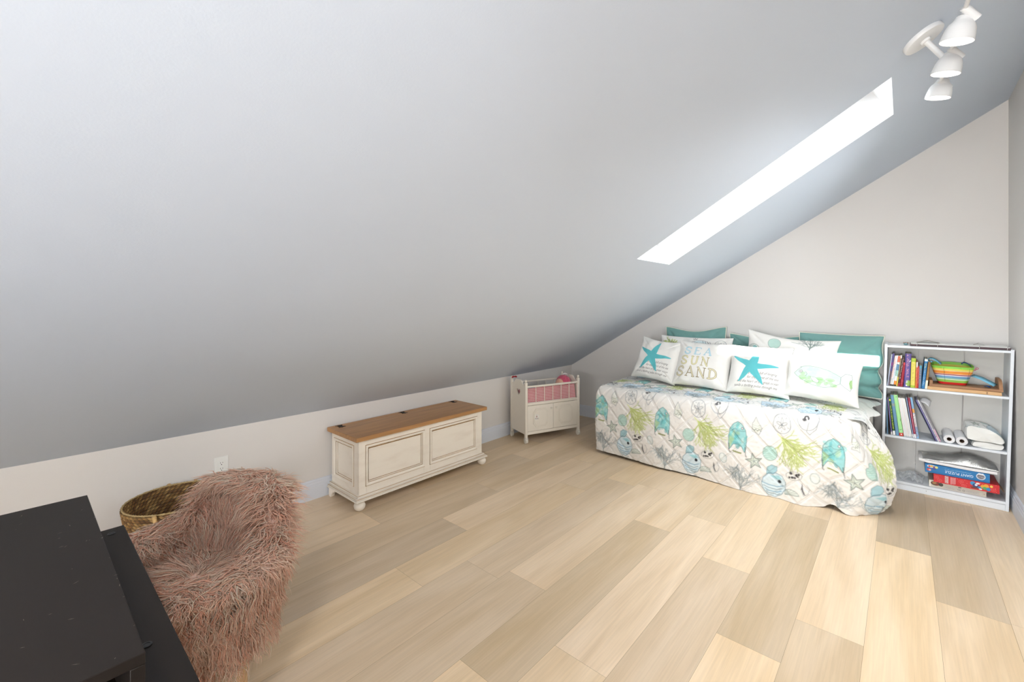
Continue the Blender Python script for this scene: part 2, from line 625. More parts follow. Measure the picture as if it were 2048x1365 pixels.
def fill_window(name, place, u0, u1, z0, z1, bars):
    mb = MB()
    f = 0.045
    def bx(a, b, c, d, t0=.03, t1=.11):
        mb.hexa([Vector(place(a, t0, c)), Vector(place(b, t0, c)), Vector(place(b, t1, c)), Vector(place(a, t1, c)),
                 Vector(place(a, t0, d)), Vector(place(b, t0, d)), Vector(place(b, t1, d)), Vector(place(a, t1, d))])
    if bars is None:
        f = 0.004
    bx(u0, u1, z0, z0 + f); bx(u0, u1, z1 - f, z1); bx(u0, u0 + f, z0 + f, z1 - f); bx(u1 - f, u1, z0 + f, z1 - f)
    for q in bars or []:
        bx(q - .02, q + .02, z0 + f, z1 - f)
    o = struct(mb, name, M_TRIM)
    pane([place(u0 + f, .07, z0 + f), place(u1 - f, .07, z0 + f), place(u1 - f, .07, z1 - f), place(u0 + f, .07, z1 - f)], o)
    return o
fill_window('added_window_2', lambda u, d, z: (XR + d, u, z), *W2, [])
fill_window('added_sun_slot', lambda u, d, z: (u, YF - d, z), *W3, None)
fill_window('added_window_4', lambda u, d, z: (XR + d, u, z), *W4, [])

# baseboards: profiled
BB = [(0, 0), (.016, 0), (.016, .088), (.0135, .094), (.0135, .106), (.010, .112), (.010, .122), (.0055, .130), (0, .132)]
def baseboard(name, p0, p1, inward):
    p0, p1, n = Vector(p0), Vector(p1), Vector(inward)
    mb = MB()
    vs = [p0 + n * a + Vector((0, 0, b)) for a, b in BB] + [p1 + n * a + Vector((0, 0, b)) for a, b in BB]
    k = len(BB)
    fs = [(i, (i + 1) % k, k + (i + 1) % k, k + i) for i in range(k)] + [tuple(range(k)), tuple(range(k, 2 * k))]
    mb.add(vs, fs)
    return struct(mb, name, M_TRIM, smooth=False)
baseboard('baseboard_left', (0, YF, 0), (0, 0, 0), (1, 0, 0))
baseboard('baseboard_back', (0.0, 0, 0), (XR, 0, 0), (0, -1, 0))
baseboard('baseboard_right', (XR, YF, 0), (XR, 0, 0), (-1, 0, 0))
baseboard('baseboard_front', (0, YF, 0), (XR, YF, 0), (0, 1, 0))

# ================================================================== LIGHT
w = bpy.data.worlds.new('World'); SC.world = w; w.use_nodes = True
bg = w.node_tree.nodes['Background']
SKY_STRENGTH = 9.8
FILL_W = 215
bg.inputs[0].default_value = (0.90, 0.95, 1.0, 1)
bg.inputs[1].default_value = SKY_STRENGTH
def portal(name, loc, direction, sx, sy, roll_to='Y'):
    l = bpy.data.lights.new(name, 'AREA'); l.shape = 'RECTANGLE'; l.size = sx; l.size_y = sy
    l.cycles.is_portal = True
    o = bpy.data.objects.new(name, l); COL.objects.link(o)
    o.location = loc
    d = Vector(direction).normalized()
    if roll_to == 'Y':
        o.rotation_euler = d.to_track_quat('-Z', 'Y').to_euler()
    else:
        z = -d; y = Vector(roll_to).normalized(); x = y.cross(z).normalized()
        o.rotation_euler = Matrix((x, y, z)).transposed().to_euler()
    return o
c = (cpt(SX0, SY0, SD + .01) + cpt(SX1, SY1, SD + .01)) / 2
portal('skylight portal', c, -nrm, SY1 - SY0, (SX1 - SX0) * 1.166, (1, 0, SL))
portal('added side window portal', (XR + .13, (W2[0] + W2[1]) / 2, (W2[2] + W2[3]) / 2), (-1, 0, 0), W2[1] - W2[0], W2[3] - W2[2], (0, 0, 1))
portal('added rear window portal', (XR + .13, (W4[0] + W4[1]) / 2, (W4[2] + W4[3]) / 2), (-1, 0, 0), W4[1] - W4[0], W4[3] - W4[2], (0, 0, 1))
# made-up landing beyond an unseen doorway, added to light the back wall
mb = MB()
mb.box(2.0, 3.9, YF - T - 1.6, YF - T - 1.55, 0, 2.0); mb.box(2.0, 2.05, YF - T - 1.55, YF - T, 0, 2.0); mb.box(3.85, 3.9, YF - T - 1.55, YF - T, 0, 2.0)
mb.box(2.0, 3.9, YF - T - 1.6, YF - T, 1.795, 1.82); mb.box(2.0, 3.9, YF - T - 1.6, YF - T, -.05, -.002)
struct(mb, 'added_landing', M_WALL)
dl = bpy.data.lights.new('added fill light', 'AREA'); dl.shape = 'RECTANGLE'; dl.size = 1.3; dl.size_y = 1.5; dl.energy = FILL_W; dl.color = (.95, .975, 1)
do = bpy.data.objects.new('added fill light', dl); COL.objects.link(do)
do.location = (2.95, YF - T - .9, 1.0); do.rotation_euler = Vector((0, 1, .05)).to_track_quat('-Z', 'Z').to_euler()
sun = bpy.data.lights.new('sun', 'SUN'); sun.energy = 110; sun.angle = R_(0.15); sun.color = (1, .965, .9)
so = bpy.data.objects.new('sun', sun); COL.objects.link(so)
so.rotation_euler = Vector((-.08, 1, -.14)).to_track_quat('-Z', 'Y').to_euler()
so.location = (3, -9, 3)
SC.view_settings.view_transform = 'Standard'
SC.view_settings.look = 'None'
SC.view_settings.exposure = 0.03
SC.view_settings.gamma = 1.0
# ================================================================== BED, QUILT, PILLOWS
INK = (118, 124, 130)
DARK = (58, 60, 62)
TEAL = (112, 182, 184)
M_PRINT = mat('printed cotton', attr=True, rough=0.85, bump=0.25, bscale=700, sheen=0.15, spec=0.2)
M_SHEET = mat('white cotton sheet', (232, 231, 226), 0.85, bump=0.2, bscale=400)

def fishm(c, x, y, s=1.0, seed=0):
    """upright angular reef fish, mouth up, forked tail down"""
    r = random.Random(seed)
    P = lambda L: [(x + a * s, y + b * s) for a, b in L]
    body = P([(0.0, .105), (.03, .085), (.052, .05), (.06, .0), (.058, -.05), (.055, -.085), (.048, -.105), (.03, -.07), (.005, -.055), (-.03, -.06), (-.045, -.085), (-.058, -.105), (-.062, -.06), (-.060, .0), (-.055, .045), (-.03, .085)])
    c.poly(body, (150, 205, 205), .95)
    for k in range(26):
        q = (x + r.uniform(-.055, .055) * s, y + r.uniform(-.07, .08) * s)
        c.ell(q[0], q[1], r.uniform(.006, .018) * s, r.uniform(.012, .03) * s, r.choice([(96, 178, 184), (120, 196, 196), (176, 214, 200), (206, 222, 214), (88, 166, 172), (190, 206, 160)]), .5, r.uniform(-.6, .2))
    c.poly(P([(-.058, .0), (-.02, -.02), (-.04, -.06), (-.058, -.1)]), (176, 200, 140), .6)
    c.line(body, .003 * s, (88, 120, 122), .9, True)
    c.line(P([(-.05, .03), (-.015, .055), (0, .04), (.03, .04), (.052, .045)]), .0025, (90, 118, 118), .8)
    c.line(P([(-.045, .045), (-.01, .02), (.005, -.01)]), .0022, (90, 118, 118), .6)
    c.ell(x + .03 * s, y + .06 * s, .006 * s, .008 * s, (235, 225, 220), 1, outline=(80, 70, 80), ow=.0022)
    c.line(P([(-.058, -.06), (-.058, -.115), (-.05, -.125)]), .0035, DARK, .8)
    c.line(P([(.05, -.07), (.055, -.12), (.06, -.135)]), .0035, DARK, .8)
    c.poly(P([(-.035, -.105), (.03, -.11), (.025, -.12), (-.03, -.115)]), (140, 146, 90), .9)

def coralm(c, x, y, w, h, ang, col, lw=.004, seed=0, alpha=.95, fill=None, n=7):
    """fan coral: forked branches growing from (x, y) towards ang"""
    r = random.Random(seed)
    L = math.hypot(w, h)
    def br(px, py, a, ln, d):
        if d == 0:
            return
        pts = [(px, py)]
        q = a
        for k in range(3):
            q += r.uniform(-.22, .22)
            px += math.cos(q) * ln / 3; py += math.sin(q) * ln / 3
            pts.append((px, py))
        if fill:
            c.line(pts, lw * (1.0 + d * .55), fill, .6)
        c.line(pts, lw * (0.45 + .16 * d), col, alpha)
        for k in range(2 if d > 1 else 0):
            br(px, py, q + (k * 2 - 1) * r.uniform(.18, .5), ln * r.uniform(.62, .9), d - 1)
        if d > 2:
            br(pts[1][0], pts[1][1], a + r.choice([-1, 1]) * r.uniform(.4, .8), ln * .7, d - 2)
    for k in range(n):
        br(x, y, ang + (k / (n - 1) - .5) * 1.15, L * r.uniform(.2, .26), 4)
    for k in range(2):
        c.line([(x - math.cos(ang) * L * .1, y - math.sin(ang) * L * .1), (x, y)], lw * 2, fill or col, .8)

def starm(c, x, y, R1, rot=0, fillc=(206, 214, 200), col=(96, 108, 104), inner=.4, curve=0):
    p = []
    for k in range(10):
        a = rot + PI / 2 + k * PI / 5
        rr = R1 if k % 2 == 0 else R1 * inner
        p.append((x + rr * math.cos(a), y + rr * math.sin(a)))
    c.poly(p, fillc, .8)
    c.line(p, .0034, col, .95, True)
    for k in range(5):
        a = rot + PI / 2 + k * 2 * PI / 5
        c.line([(x, y), (x + R1 * .75 * math.cos(a), y + R1 * .75 * math.sin(a))], .0026, col, .6)

def shellm(c, x, y, r0, seed=0):
    c.ell(x, y, r0 * .92, r0 * 1.05, (186, 214, 204), .85, outline=(128, 150, 142), ow=.0028)
    for k in range(6):
        t = -.8 + k * .3
        c.line([(x - r0 * .8 * math.sqrt(max(0, 1 - t * t)), y + r0 * t * .9), (x, y + r0 * (t * .9 + .12)), (x + r0 * .8 * math.sqrt(max(0, 1 - t * t)), y + r0 * t * .9 - .005)], .006, (150, 196, 182), .55)

def dollarm(c, x, y, r0):
    c.ell(x, y, r0, r0 * 1.08, (226, 226, 222), .5, outline=INK, ow=.0028)
    for k in range(5):
        a = PI / 2 + k * 2 * PI / 5
        c.ell(x + r0 * .32 * math.cos(a), y + r0 * .32 * math.sin(a), r0 * .32, r0 * .11, None, 1, a, 14, outline=INK, ow=.0022)
        b = a + .6
        c.line([(x + r0 * .7 * math.cos(b), y + r0 * .7 * math.sin(b)), (x + r0 * .85 * math.cos(b), y + r0 * .85 * math.sin(b))], .0026, INK, .8)

def nautm(c, x, y, r0):
    c.ell(x, y + r0 * .1, r0, r0, (228, 228, 224), .4)
    c.line(ell_pts(x, y + r0 * .1, r0, r0, 0, 28, -PI * .95, PI * .82, True), .0026, INK, .9)
    c.line([(x + r0 * .95, y - r0 * .1), (x + r0 * .8, y - r0 * .7), (x + r0 * .2, y - r0 * 1.35), (x - r0 * .1, y - r0 * 1.0), (x + r0 * .1, y - r0 * .3)], .0026, INK, .9)
    for k in range(16):
        a = PI * .05 + k * PI * .9 / 15
        c.line([(x + r0 * .62 * math.cos(a), y + r0 * .1 + r0 * .62 * math.sin(a)), (x + r0 * .97 * math.cos(a), y + r0 * .1 + r0 * .97 * math.sin(a))], .0016, INK, .55)
    c.line(ell_pts(x - r0 * .12, y + r0 * .05, r0 * .17, r0 * .2, 0, 12, -.3, PI * 1.15, True), .009, (74, 74, 76), .95)
    c.ell(x - r0 * .32, y - r0 * .1, r0 * .2, r0 * .12, (84, 84, 86), .9)

def roundfish(c, x, y, s=1.0, flip=1):
    P = lambda L: [(x + flip * a * s, y + b * s) for a, b in L]
    body = P([(-.06, .02), (-.03, .055), (.015, .065), (.05, .05), (.068, .015), (.066, -.03), (.045, -.07), (.01, -.095), (-.03, -.09), (-.055, -.06), (-.068, -.02)])
    c.poly(body, (206, 222, 228), .9)
    c.poly(P([(-.04, .05), (-.035, .095), (-.01, .115), (.02, .105), (.02, .08), (.0, .055)]), (150, 194, 204), .8)
    c.line(P([(-.04, .05), (-.035, .095), (-.01, .115), (.02, .105), (.02, .08), (.0, .055)]), .0026, (92, 120, 130), .8, True)
    c.poly(P([(-.02, .04), (.03, .05), (.05, .03), (.02, .02)]), (140, 198, 206), .7)
    for k, yy in enumerate((-.02, -.04, -.058, -.074)):
        c.line(P([(-.064 + k * .008, yy + .012), (-.03, yy), (.02, yy - .006), (.055 - k * .006, yy + .008)]), .0032 if k % 2 else .006, (120, 160, 184) if k % 2 == 0 else (92, 112, 124), .8)
    c.line(body, .003, (96, 122, 134), .9, True)
    c.ell(x + flip * .034 * s, y + .012 * s, .010 * s, .011 * s, (40, 44, 48), 1)
    c.line(P([(-.068, -.01), (-.088, .035), (-.075, -.03), (-.06, -.05)]), .0026, (120, 140, 146), .8)
    c.line(P([(-.03, -.1), (.0, -.115), (.035, -.1)]), .004, (110, 132, 140), .7)

def bigfish(c, x, y, s=1.0):
    """striped blue fish seen along the top edge, head right, tail hanging"""
    P = lambda L: [(x + a * s, y + b * s) for a, b in L]
    body = P([(-.1, .07), (-.05, .085), (.03, .09), (.09, .075), (.115, .04), (.09, -.005), (.04, -.05), (-.02, -.075), (-.07, -.08), (-.085, -.02)])
    c.poly(body, (214, 228, 236), .9)
    for k in range(5):
        yy = .06 - .03 * k
        c.line(P([(-.092 + .004 * k, yy), (-.03, yy - .014), (.04, yy - .012), (.1 - .014 * k, yy + .006)]), .008, (140, 178, 206), .6)
        c.line(P([(-.09 + .004 * k, yy - .008), (-.03, yy - .02), (.04, yy - .018), (.095 - .014 * k, yy - .002)]), .0028, (96, 118, 134), .8)
    c.line(body, .003, (104, 126, 142), .85, True)
    c.ell(x + .07 * s, y + .052 * s, .011, .008, (60, 62, 66), 1)
    c.line(P([(-.07, -.08), (-.055, -.15), (-.035, -.085)]), .0028, (110, 128, 140), .85)

def cowm(c, x, y, s=1.0, seed=0):
    r = random.Random(seed)
    c.ell(x, y, .05 * s, .03 * s, (228, 226, 220), .7, .2, outline=(120, 120, 116), ow=.002)
    for k in range(9):
        c.ell(x + r.uniform(-.03, .03) * s, y + r.uniform(-.018, .018) * s, r.uniform(.004, .011) * s, r.uniform(.004, .01) * s, (52, 50, 50), .9, r.uniform(0, 3))

def cresm(c, x, y, s=1.0):
    c.line([(x + .012 * s, y + .035 * s), (x + .03 * s, y + .005 * s), (x + .018 * s, y - .025 * s), (x - .005 * s, y - .04 * s), (x - .02 * s, y)], .0022, INK, .8)
    c.poly([(x - .012 * s, y + .04 * s), (x - .008 * s, y), (x + .004 * s, y - .035 * s), (x - .004 * s, y - .03 * s), (x - .018 * s, y + .005 * s)], (66, 66, 68), .9)

def conem(c, x, y, s=1.0):
    p = [(x - .01 * s, y + .06 * s), (x + .03 * s, y), (x + .01 * s, y - .05 * s), (x - .015 * s, y - .035 * s), (x - .035 * s, y - .03 * s), (x - .03 * s, y + .03 * s)]
    c.poly(p, (222, 224, 214), .6)
    c.line(p, .0024, INK, .85, True)
    for k in range(3):
        c.line([(x - .03 * s, y - .012 * s + k * .014), (x, y - .022 * s + k * .016), (x + .022 * s, y - .004 * s + k * .012)], .002, (130, 150, 120), .8)
    for k in range(5):
        c.ell(x - .02 * s + k * .01 * s, y - .02 * s + (k % 2) * .008, .003, .003, (70, 80, 70), .9)

def fanm(c, x, y, s=1.0, col=(110, 128, 122)):
    p = [(x - .045 * s, y - .01 * s)] + [(x + .05 * s * math.cos(a), y + .038 * s * math.sin(a)) for a in np.linspace(2.6, .1, 8)]
    c.poly(p, (214, 222, 214), .7)
    c.line(p, .0024, col, .85, True)
    for a in np.linspace(2.5, .2, 6):
        c.line([(x - .04 * s, y - .01 * s), (x + .048 * s * math.cos(a), y + .036 * s * math.sin(a))], .0018, col, .7)

def paint_quilt():
    W, H = 3.30, 1.70        # u = 0.75 .. 4.05 along the bed, v = height on the front, then depth over the top
    U0 = 0.70
    c = Canvas(W, H, 0.0032, (231, 228, 223))
    P = 0.5655
    for k in range(-1, 6):
        for q in range(0, 3):
            bx = 1.028 + P * k - U0 + (q * .19 if q else 0)
            by = -0.016 * k * (1 if q == 0 else 0) + q * 0.62
            fishm(c, bx, .415 + by, 1.0, 5 + k)
            coralm(c, bx + .275, .455 + by, .24, .22, -.72, (138, 152, 84), .0029, 3, .8, (214, 222, 150), n=10)
            starm(c, bx + .11, .262 + by, .056, .25)
            shellm(c, bx + .207, .337 + by, .047)
            roundfish(c, bx + .228, .14 + by, 1.05)
            coralm(c, bx + .02, .05 + by, .16, .2, 1.45, (132, 142, 144), .0027, 9, .75, n=8)
            coralm(c, bx - .0, .20 + by, .10, .12, -1.9, (132, 142, 144), .0027, 19, .75, n=6)
            dollarm(c, bx + .276, .540 + by, .052)
            nautm(c, bx + .425, .585 + by, .062)
            conem(c, bx + .127, .498 + by)
            cowm(c, bx + .35, .215 + by, .95, 2)
            cresm(c, bx + .41, .137 + by)
            c.ell(bx + .466, .222 + by, .025, .034, (222, 228, 224), .7, .3, outline=(130, 148, 148), ow=.0024)
            fanm(c, bx + .335, .085 + by, .9)
            if q == 0:
                bigfish(c, bx + .19, .80, .95)
                coralm(c, bx + .47, .67, .22, .2, 1.2, (150, 166, 182), .0028, 31, .7, n=8)
                cowm(c, bx + .36, .83, .7, 8)
                cresm(c, bx + .40, .74, .8)
    # faint quilting seams
    X, Y = np.meshgrid(c.xs, c.ys)
    s = 0.118
    g = np.zeros(X.shape)
    for sg in (1, -1):
        t = (X + sg * Y) / math.sqrt(2)
        for off in (0.0, 0.009):
            d = np.abs((t + off + s / 2) % s - s / 2)
            g = np.maximum(g, np.exp(-(d / 0.0030) ** 2))
    return c, U0, g

def refine(E, step):
    out = []
    for a, b in zip(E[:-1], E[1:]):
        L = math.dist(a[1], b[1]) + math.dist(a[0], b[0])
        n = max(1, int(L / 2 / step))
        for q in range(n):
            t = q / n
            out.append(tuple(tuple(np.array(a[i]) * (1 - t) + np.array(b[i]) * t) if i < 2 else a[i] * (1 - t) + b[i] * t for i in range(5)))
    out.append(E[-1])
    return out
def make_quilt():
    c, U0, groove = paint_quilt()
    E = []            # stations: top point, bottom point, u at top, u at bottom, v at bottom
    def st(t, b, ut, ub, vb):
        E.append((t, b, ut, ub, vb))
    ZT = 0.605
    # left end, hanging a little
    for k in range(12):
        y = -0.03 - k / 11 * 0.93
        st((.885 + k / 11 * .055, y, ZT), (.885 + k / 11 * .05, y, .18 - .15 * (k / 11) ** 3), .93 - (11 - k) * .035, .93 - (11 - k) * .035, .18 - .15 * (k / 11) ** 3)
    for k in range(1, 4):
        a = k / 3
        st((.94 + .04 * a, -.96 - .07 * math.sin(a * PI / 2), ZT), (.94 + .035 * a, -.965 - .09 * math.sin(a * PI / 2), .03), .93 + .05 * a, .93 + .05 * a, .03)
    N = 150
    for k in range(1, N + 1):
        a = k / N
        x = .98 + a * (2.75 - .98)
        w2 = max(0, (x - 2.3) / .5)
        xb = x + .195 * max(0, (x - 2.25) / .50) ** 1.3
        yb = -1.056 + .02 * math.sin((x - 1) * 9) * min(1, a * 3) - .018 * w2 * math.sin(x * 34) + .125 * max(0, (x - 2.5) / .25) ** 2
        zb = .030 - .028 * min(1, a * 1.5)
        st((x, -1.03, ZT), (xb, yb, zb + (.035 * math.exp(-((x - 2.60) / .03) ** 2))), x, xb, zb)
    u = 2.75
    pts = [((2.785, -1.005, ZT), (2.958, -.905, .0015), .06), ((2.795, -.965, ZT), (2.97, -.86, .015), .05), ((2.80, -.93, ZT), (2.965, -.83, .10), .05), ((2.805, -.90, ZT), (2.945, -.81, .25), .05),
           ((2.81, -.86, ZT), (2.895, -.79, .41), .05), ((2.812, -.81, ZT), (2.855, -.76, .535), .05), ((2.815, -.74, ZT), (2.842, -.72, .575), .05),
           ((2.82, -.5, ZT), (2.842, -.5, .580), .16), ((2.825, -.25, ZT), (2.846, -.25, .580), .16), ((2.83, -.03, ZT), (2.85, -.03, .580), .14)]
    lt, lb, lu = E[-1][0], E[-1][1], E[-1][1][0]
    ut = u
    for t, b, du in pts:
        for q in range(1, 9):
            a = q / 8
            tt = tuple(lt[i] + (t[i] - lt[i]) * a for i in range(3)); bb = tuple(lb[i] + (b[i] - lb[i]) * a for i in range(3))
            ww = .012 * math.sin((ut + du * a) * 26) if du > .13 else 0
            st(tt, (bb[0] + ww, bb[1], bb[2]), ut + du * a, lu + du * a, bb[2])
        lt, lb, ut, lu = t, b, ut + du, lu + du
    E = refine(E, .0036)
    m = len(E)
    T = np.array([e[0] for e in E]); B = np.array([e[1] for e in E])
    UT = np.array([e[2] for e in E]); UB = np.array([e[3] for e in E]); VB = np.array([e[4] for e in E])
    # outward normals in plan
    d = np.gradient(T[:, :2], axis=0)
    nrm2 = np.stack([d[:, 1], -d[:, 0]], 1); nrm2 /= np.maximum(np.linalg.norm(nrm2, axis=1, keepdims=True), 1e-9)
    cen = np.array([1.9, -.45])
    # rings: skirt from bottom (s=1) to shoulder (s=0), then over the top to a spine line
    ns, nt_ = 185, 230
    rows, rowu, rowv = [], [], []
    RAD = .055
    for k in range(ns):
        s = 1 - k / (ns - 1)
        # profile: shoulder is a quarter circle of radius RAD, below straight
        P = T * (1 - s) + B * s
        zz = P[:, 2].copy()
        if s < .16:
            q = s / .16
            ang = q * PI / 2
            inset = RAD * (1 - math.sin(ang))
            zz = T[:, 2] - RAD * (1 - math.cos(ang)) * 1.0 - 0 * q
            zj = (T * (1 - .16) + B * .16)[:, 2]
            zz = T[:, 2] + (zj - T[:, 2]) * (1 - math.cos(ang))
        else:
            inset = 0
        bul = .016 * math.sin(PI * min(1, s)) ** 1
        off = -inset + bul
        xy = P[:, :2] + nrm2 * off
        x, y, z = xy[:, 0], xy[:, 1], zz
        # soft waves in the hanging cloth, growing to the right-hand corner
        grow = np.clip((UB - 2.2) / .6, 0, 1) * s ** 1.5
        wv = .030 * grow * np.sin(UB * 22 + 2.2 * s) + .006 * np.sin(UB * 9 + 3 * s) * s
        ear = np.clip((B[:, 0] - 2.62) / .30, 0, 1) * .085 * math.sin(PI * s ** 2.2)
        x = x + ear
        x = x + nrm2[:, 0] * wv; y = y + nrm2[:, 1] * wv
        rows.append(np.stack([x, y, np.maximum(z, .0015)], 1))
        rowu.append(UT * (1 - s) + UB * s + ear)
        vtop = .6
        rowv.append(vtop * (1 - s) + VB * s)
    last = rows[-1]
    # over the top: shrink towards the spine (a line along the bed)
    spx = np.clip(last[:, 0], 1.35, 2.45); spy = np.full(m, -.45)
    for k in range(1, nt_):
        a = k / (nt_ - 1)
        x = last[:, 0] * (1 - a) + spx * a; y = last[:, 1] * (1 - a) + spy * a
        z = last[:, 2] + .004 * np.sin(x * 11 + 1) * np.sin(y * 9) * min(1, a * 3) + .008 * math.sin(a * PI / 2)
        rows.append(np.stack([x, y, z], 1))
        rowu.append(x)
        rowv.append(.6 + (y + 1.03))
    V = np.concatenate(rows); U = np.concatenate(rowu); Vv = np.concatenate(rowv)
    nr = len(rows)
    Q = grid_faces(m, nr)
    # colour and quilting lookup
    iu = np.clip((U - U0) / c.w * (c.nx - 1), 0, c.nx - 1); iv = np.clip(Vv / c.h * (c.ny - 1), 0, c.ny - 1)
    def look(A):
        i0, j0 = np.floor(iu).astype(int), np.floor(iv).astype(int)
        i1, j1 = np.minimum(i0 + 1, c.nx - 1), np.minimum(j0 + 1, c.ny - 1)
        fu, fv = (iu - i0), (iv - j0)
        if A.ndim == 3:
            fu, fv = fu[:, None], fv[:, None]
        return (A[j0, i0] * (1 - fu) + A[j0, i1] * fu) * (1 - fv) + (A[j1, i0] * (1 - fu) + A[j1, i1] * fu) * fv
    cols = look(c.a)
    gr = look(groove)
    G = V.reshape(nr, m, 3)
    du = np.gradient(G, axis=1); dv = np.gradient(G, axis=0)
    nn = np.cross(du, dv); nn /= np.maximum(np.linalg.norm(nn, axis=2, keepdims=True), 1e-9)
    nn = nn.reshape(-1, 3)
    puff = -.0080 * gr + .0018 * smoothnoise(U, Vv, .016, 5) + .0022 * smoothnoise(U, Vv, .06, 6)
    V = V + nn * puff[:, None]
    V[:, 2] = np.maximum(V[:, 2], .0012)
    return np_mesh(V, Q, 'quilt', M_PRINT, cols=cols), V
quilt, _ = make_quilt()
tag(quilt, 'white quilted bedspread printed with fish, coral and shells draped to the floor over the bed', 'quilt')

bed = thing('daybed', 'low single daybed hidden beneath the printed quilt along the back wall', 'bed', (1.9, -.5, 0))
def lbox(x0, x1, y0, y1, z0, z1):
    return MB().box(x0 - 1.9, x1 - 1.9, y0 + .5, y1 + .5, z0, z1)
M_DARKW = mat('dark stained bed frame', (44, 36, 30), 0.6, noise=.15, nscale=20)
build(lbox(1.0, 2.86, -.925, -.045, .33, .580), 'mattress', M_SHEET, bed, bevel=.03)
def fitted_sheet():
    c = Canvas(.87, .50, .004, (236, 235, 230))
    for k in range(4):
        coralm(c, .1 + .24 * k, .06, .14, .14, 1.5, (140, 150, 152), .0036, 60 + k, .7, n=6)
        fanm(c, .2 + .24 * k, .26, .9); dollarm(c, .06 + .24 * k, .34, .04)
    X, Y, Cc = c.verts()
    V = []
    for x, y in zip(X, Y):
        if y < .26:
            V.append((2.89 + .006 * math.sin(x * 30 + y * 9) * (1 - y / .26), -.915 + x, .30 + y))
        elif y < .322:
            a = (y - .26) / .062 * PI / 2
            V.append((2.85 + .04 * math.cos(a), -.915 + x, .56 + .034 * math.sin(a)))
        else:
            V.append((2.85 - (y - .322), -.915 + x, .594))
    V = np.array(V) - np.array([1.9, -.5, 0])
    np_mesh(V, grid_faces(c.nx, c.ny), 'fitted_sheet', M_PRINT, bed, cols=Cc)
fitted_sheet()
build(lbox(1.0, 2.80, -.90, -.045, .17, .325), 'bed_frame', M_DARKW, bed, bevel=.006)
for x in (1.03, 2.72):
    for y in (-.88, -.10):
        build(lbox(x, x + .05, y, y + .05, 0, .17), 'leg', M_DARKW, bed, bevel=.004)

# ------------------------------------------------------------------ pillows
def pillow_mesh(w, h, t, canvas, n=None, pinch=.07, seed=0, sag=0.0, wr=1.0, corner=1.0, shape=None, back=(238, 236, 231), fold=None):
    """returns vertices (x width, y thickness (front -), z height), quads, colours; bottom edge at z=0"""
    nx, ny = canvas.nx, canvas.ny
    u = np.linspace(-1, 1, nx); v = np.linspace(-1, 1, ny)
    U, Vv = np.meshgrid(u, v)
    ex = 1 - pinch * (1 - Vv ** 2) * np.abs(U) ** 3
    ez = 1 - pinch * (1 - U ** 2) * np.abs(Vv) ** 3
    X = w / 2 * U * ex
    Z = h / 2 * (Vv * ez)
    bulge = np.clip((1 - np.abs(U) ** 2.6) * (1 - np.abs(Vv) ** 2.6), 0, 1) ** .55
    low = 1 - .16 * Vv                                   # fuller towards the bottom
    r = np.random.default_rng(seed)
    ph = r.uniform(0, 6, 8)
    edge = np.maximum(np.abs(U), np.abs(Vv))
    wrk = (.010 * np.sin(9 * U + 5 * Vv + ph[0]) * np.sin(4 * Vv - 3 * U + ph[1]) * edge ** 2 + .007 * smoothnoise(X, Z, .09, seed + 1) + .003 * smoothnoise(X, Z, .035, seed + 2)) * wr
    # creases that run in from the corners
    for sx in (-1, 1):
        for sz in (-1, 1):
            d = np.abs((U * sx - 1) - (Vv * sz - 1) * r.uniform(.8, 1.3))
            l = np.hypot(U * sx - 1, Vv * sz - 1)
            wrk -= .010 * wr * np.exp(-(d / .06) ** 2) * np.exp(-((l - .35) / .3) ** 2)
    th = t / 2 * bulge * low + wrk * np.clip(bulge * 2, 0, 1)
    Z = Z - sag * (1 - U ** 2) ** 2 * np.clip(Vv, 0, 1) ** 2
    if shape:
        X, Z, th = shape(U, Vv, X, Z, th)
    if fold is not None:
        th = th + fold(U, Vv)
    Z = Z + h / 2
    F = np.stack([X, -th, Z], -1).reshape(-1, 3)
    st = 3
    iu = np.unique(np.concatenate([np.arange(0, nx, st), [nx - 1]])); iv = np.unique(np.concatenate([np.arange(0, ny, st), [ny - 1]]))
    Bk = np.stack([X, np.maximum(th, 0) * .9 + .0005, Z], -1)[np.ix_(iv, iu)]
    edgeb = bulge[np.ix_(iv, iu)] <= 1e-6
    Bk[..., 1] = np.where(edgeb, .0, Bk[..., 1])
    Q1 = grid_faces(nx, ny)
    Q2 = grid_faces(len(iu), len(iv))[:, ::-1] + nx * ny
    V = np.concatenate([F, Bk.reshape(-1, 3)])
    C = np.concatenate([canvas.a.reshape(-1, 3), np.tile(np.array(back) / 255.0, (Bk.shape[0] * Bk.shape[1], 1))])
    border = [F.reshape(ny, nx, 3)[0, i] for i in range(0, nx, 4)] + [F.reshape(ny, nx, 3)[j, -1] for j in range(0, ny, 4)] + \
             [F.reshape(ny, nx, 3)[-1, i] for i in range(nx - 1, 0, -4)] + [F.reshape(ny, nx, 3)[j, 0] for j in range(ny - 1, 0, -4)]
    return V, np.concatenate([Q1, Q2]), C, border

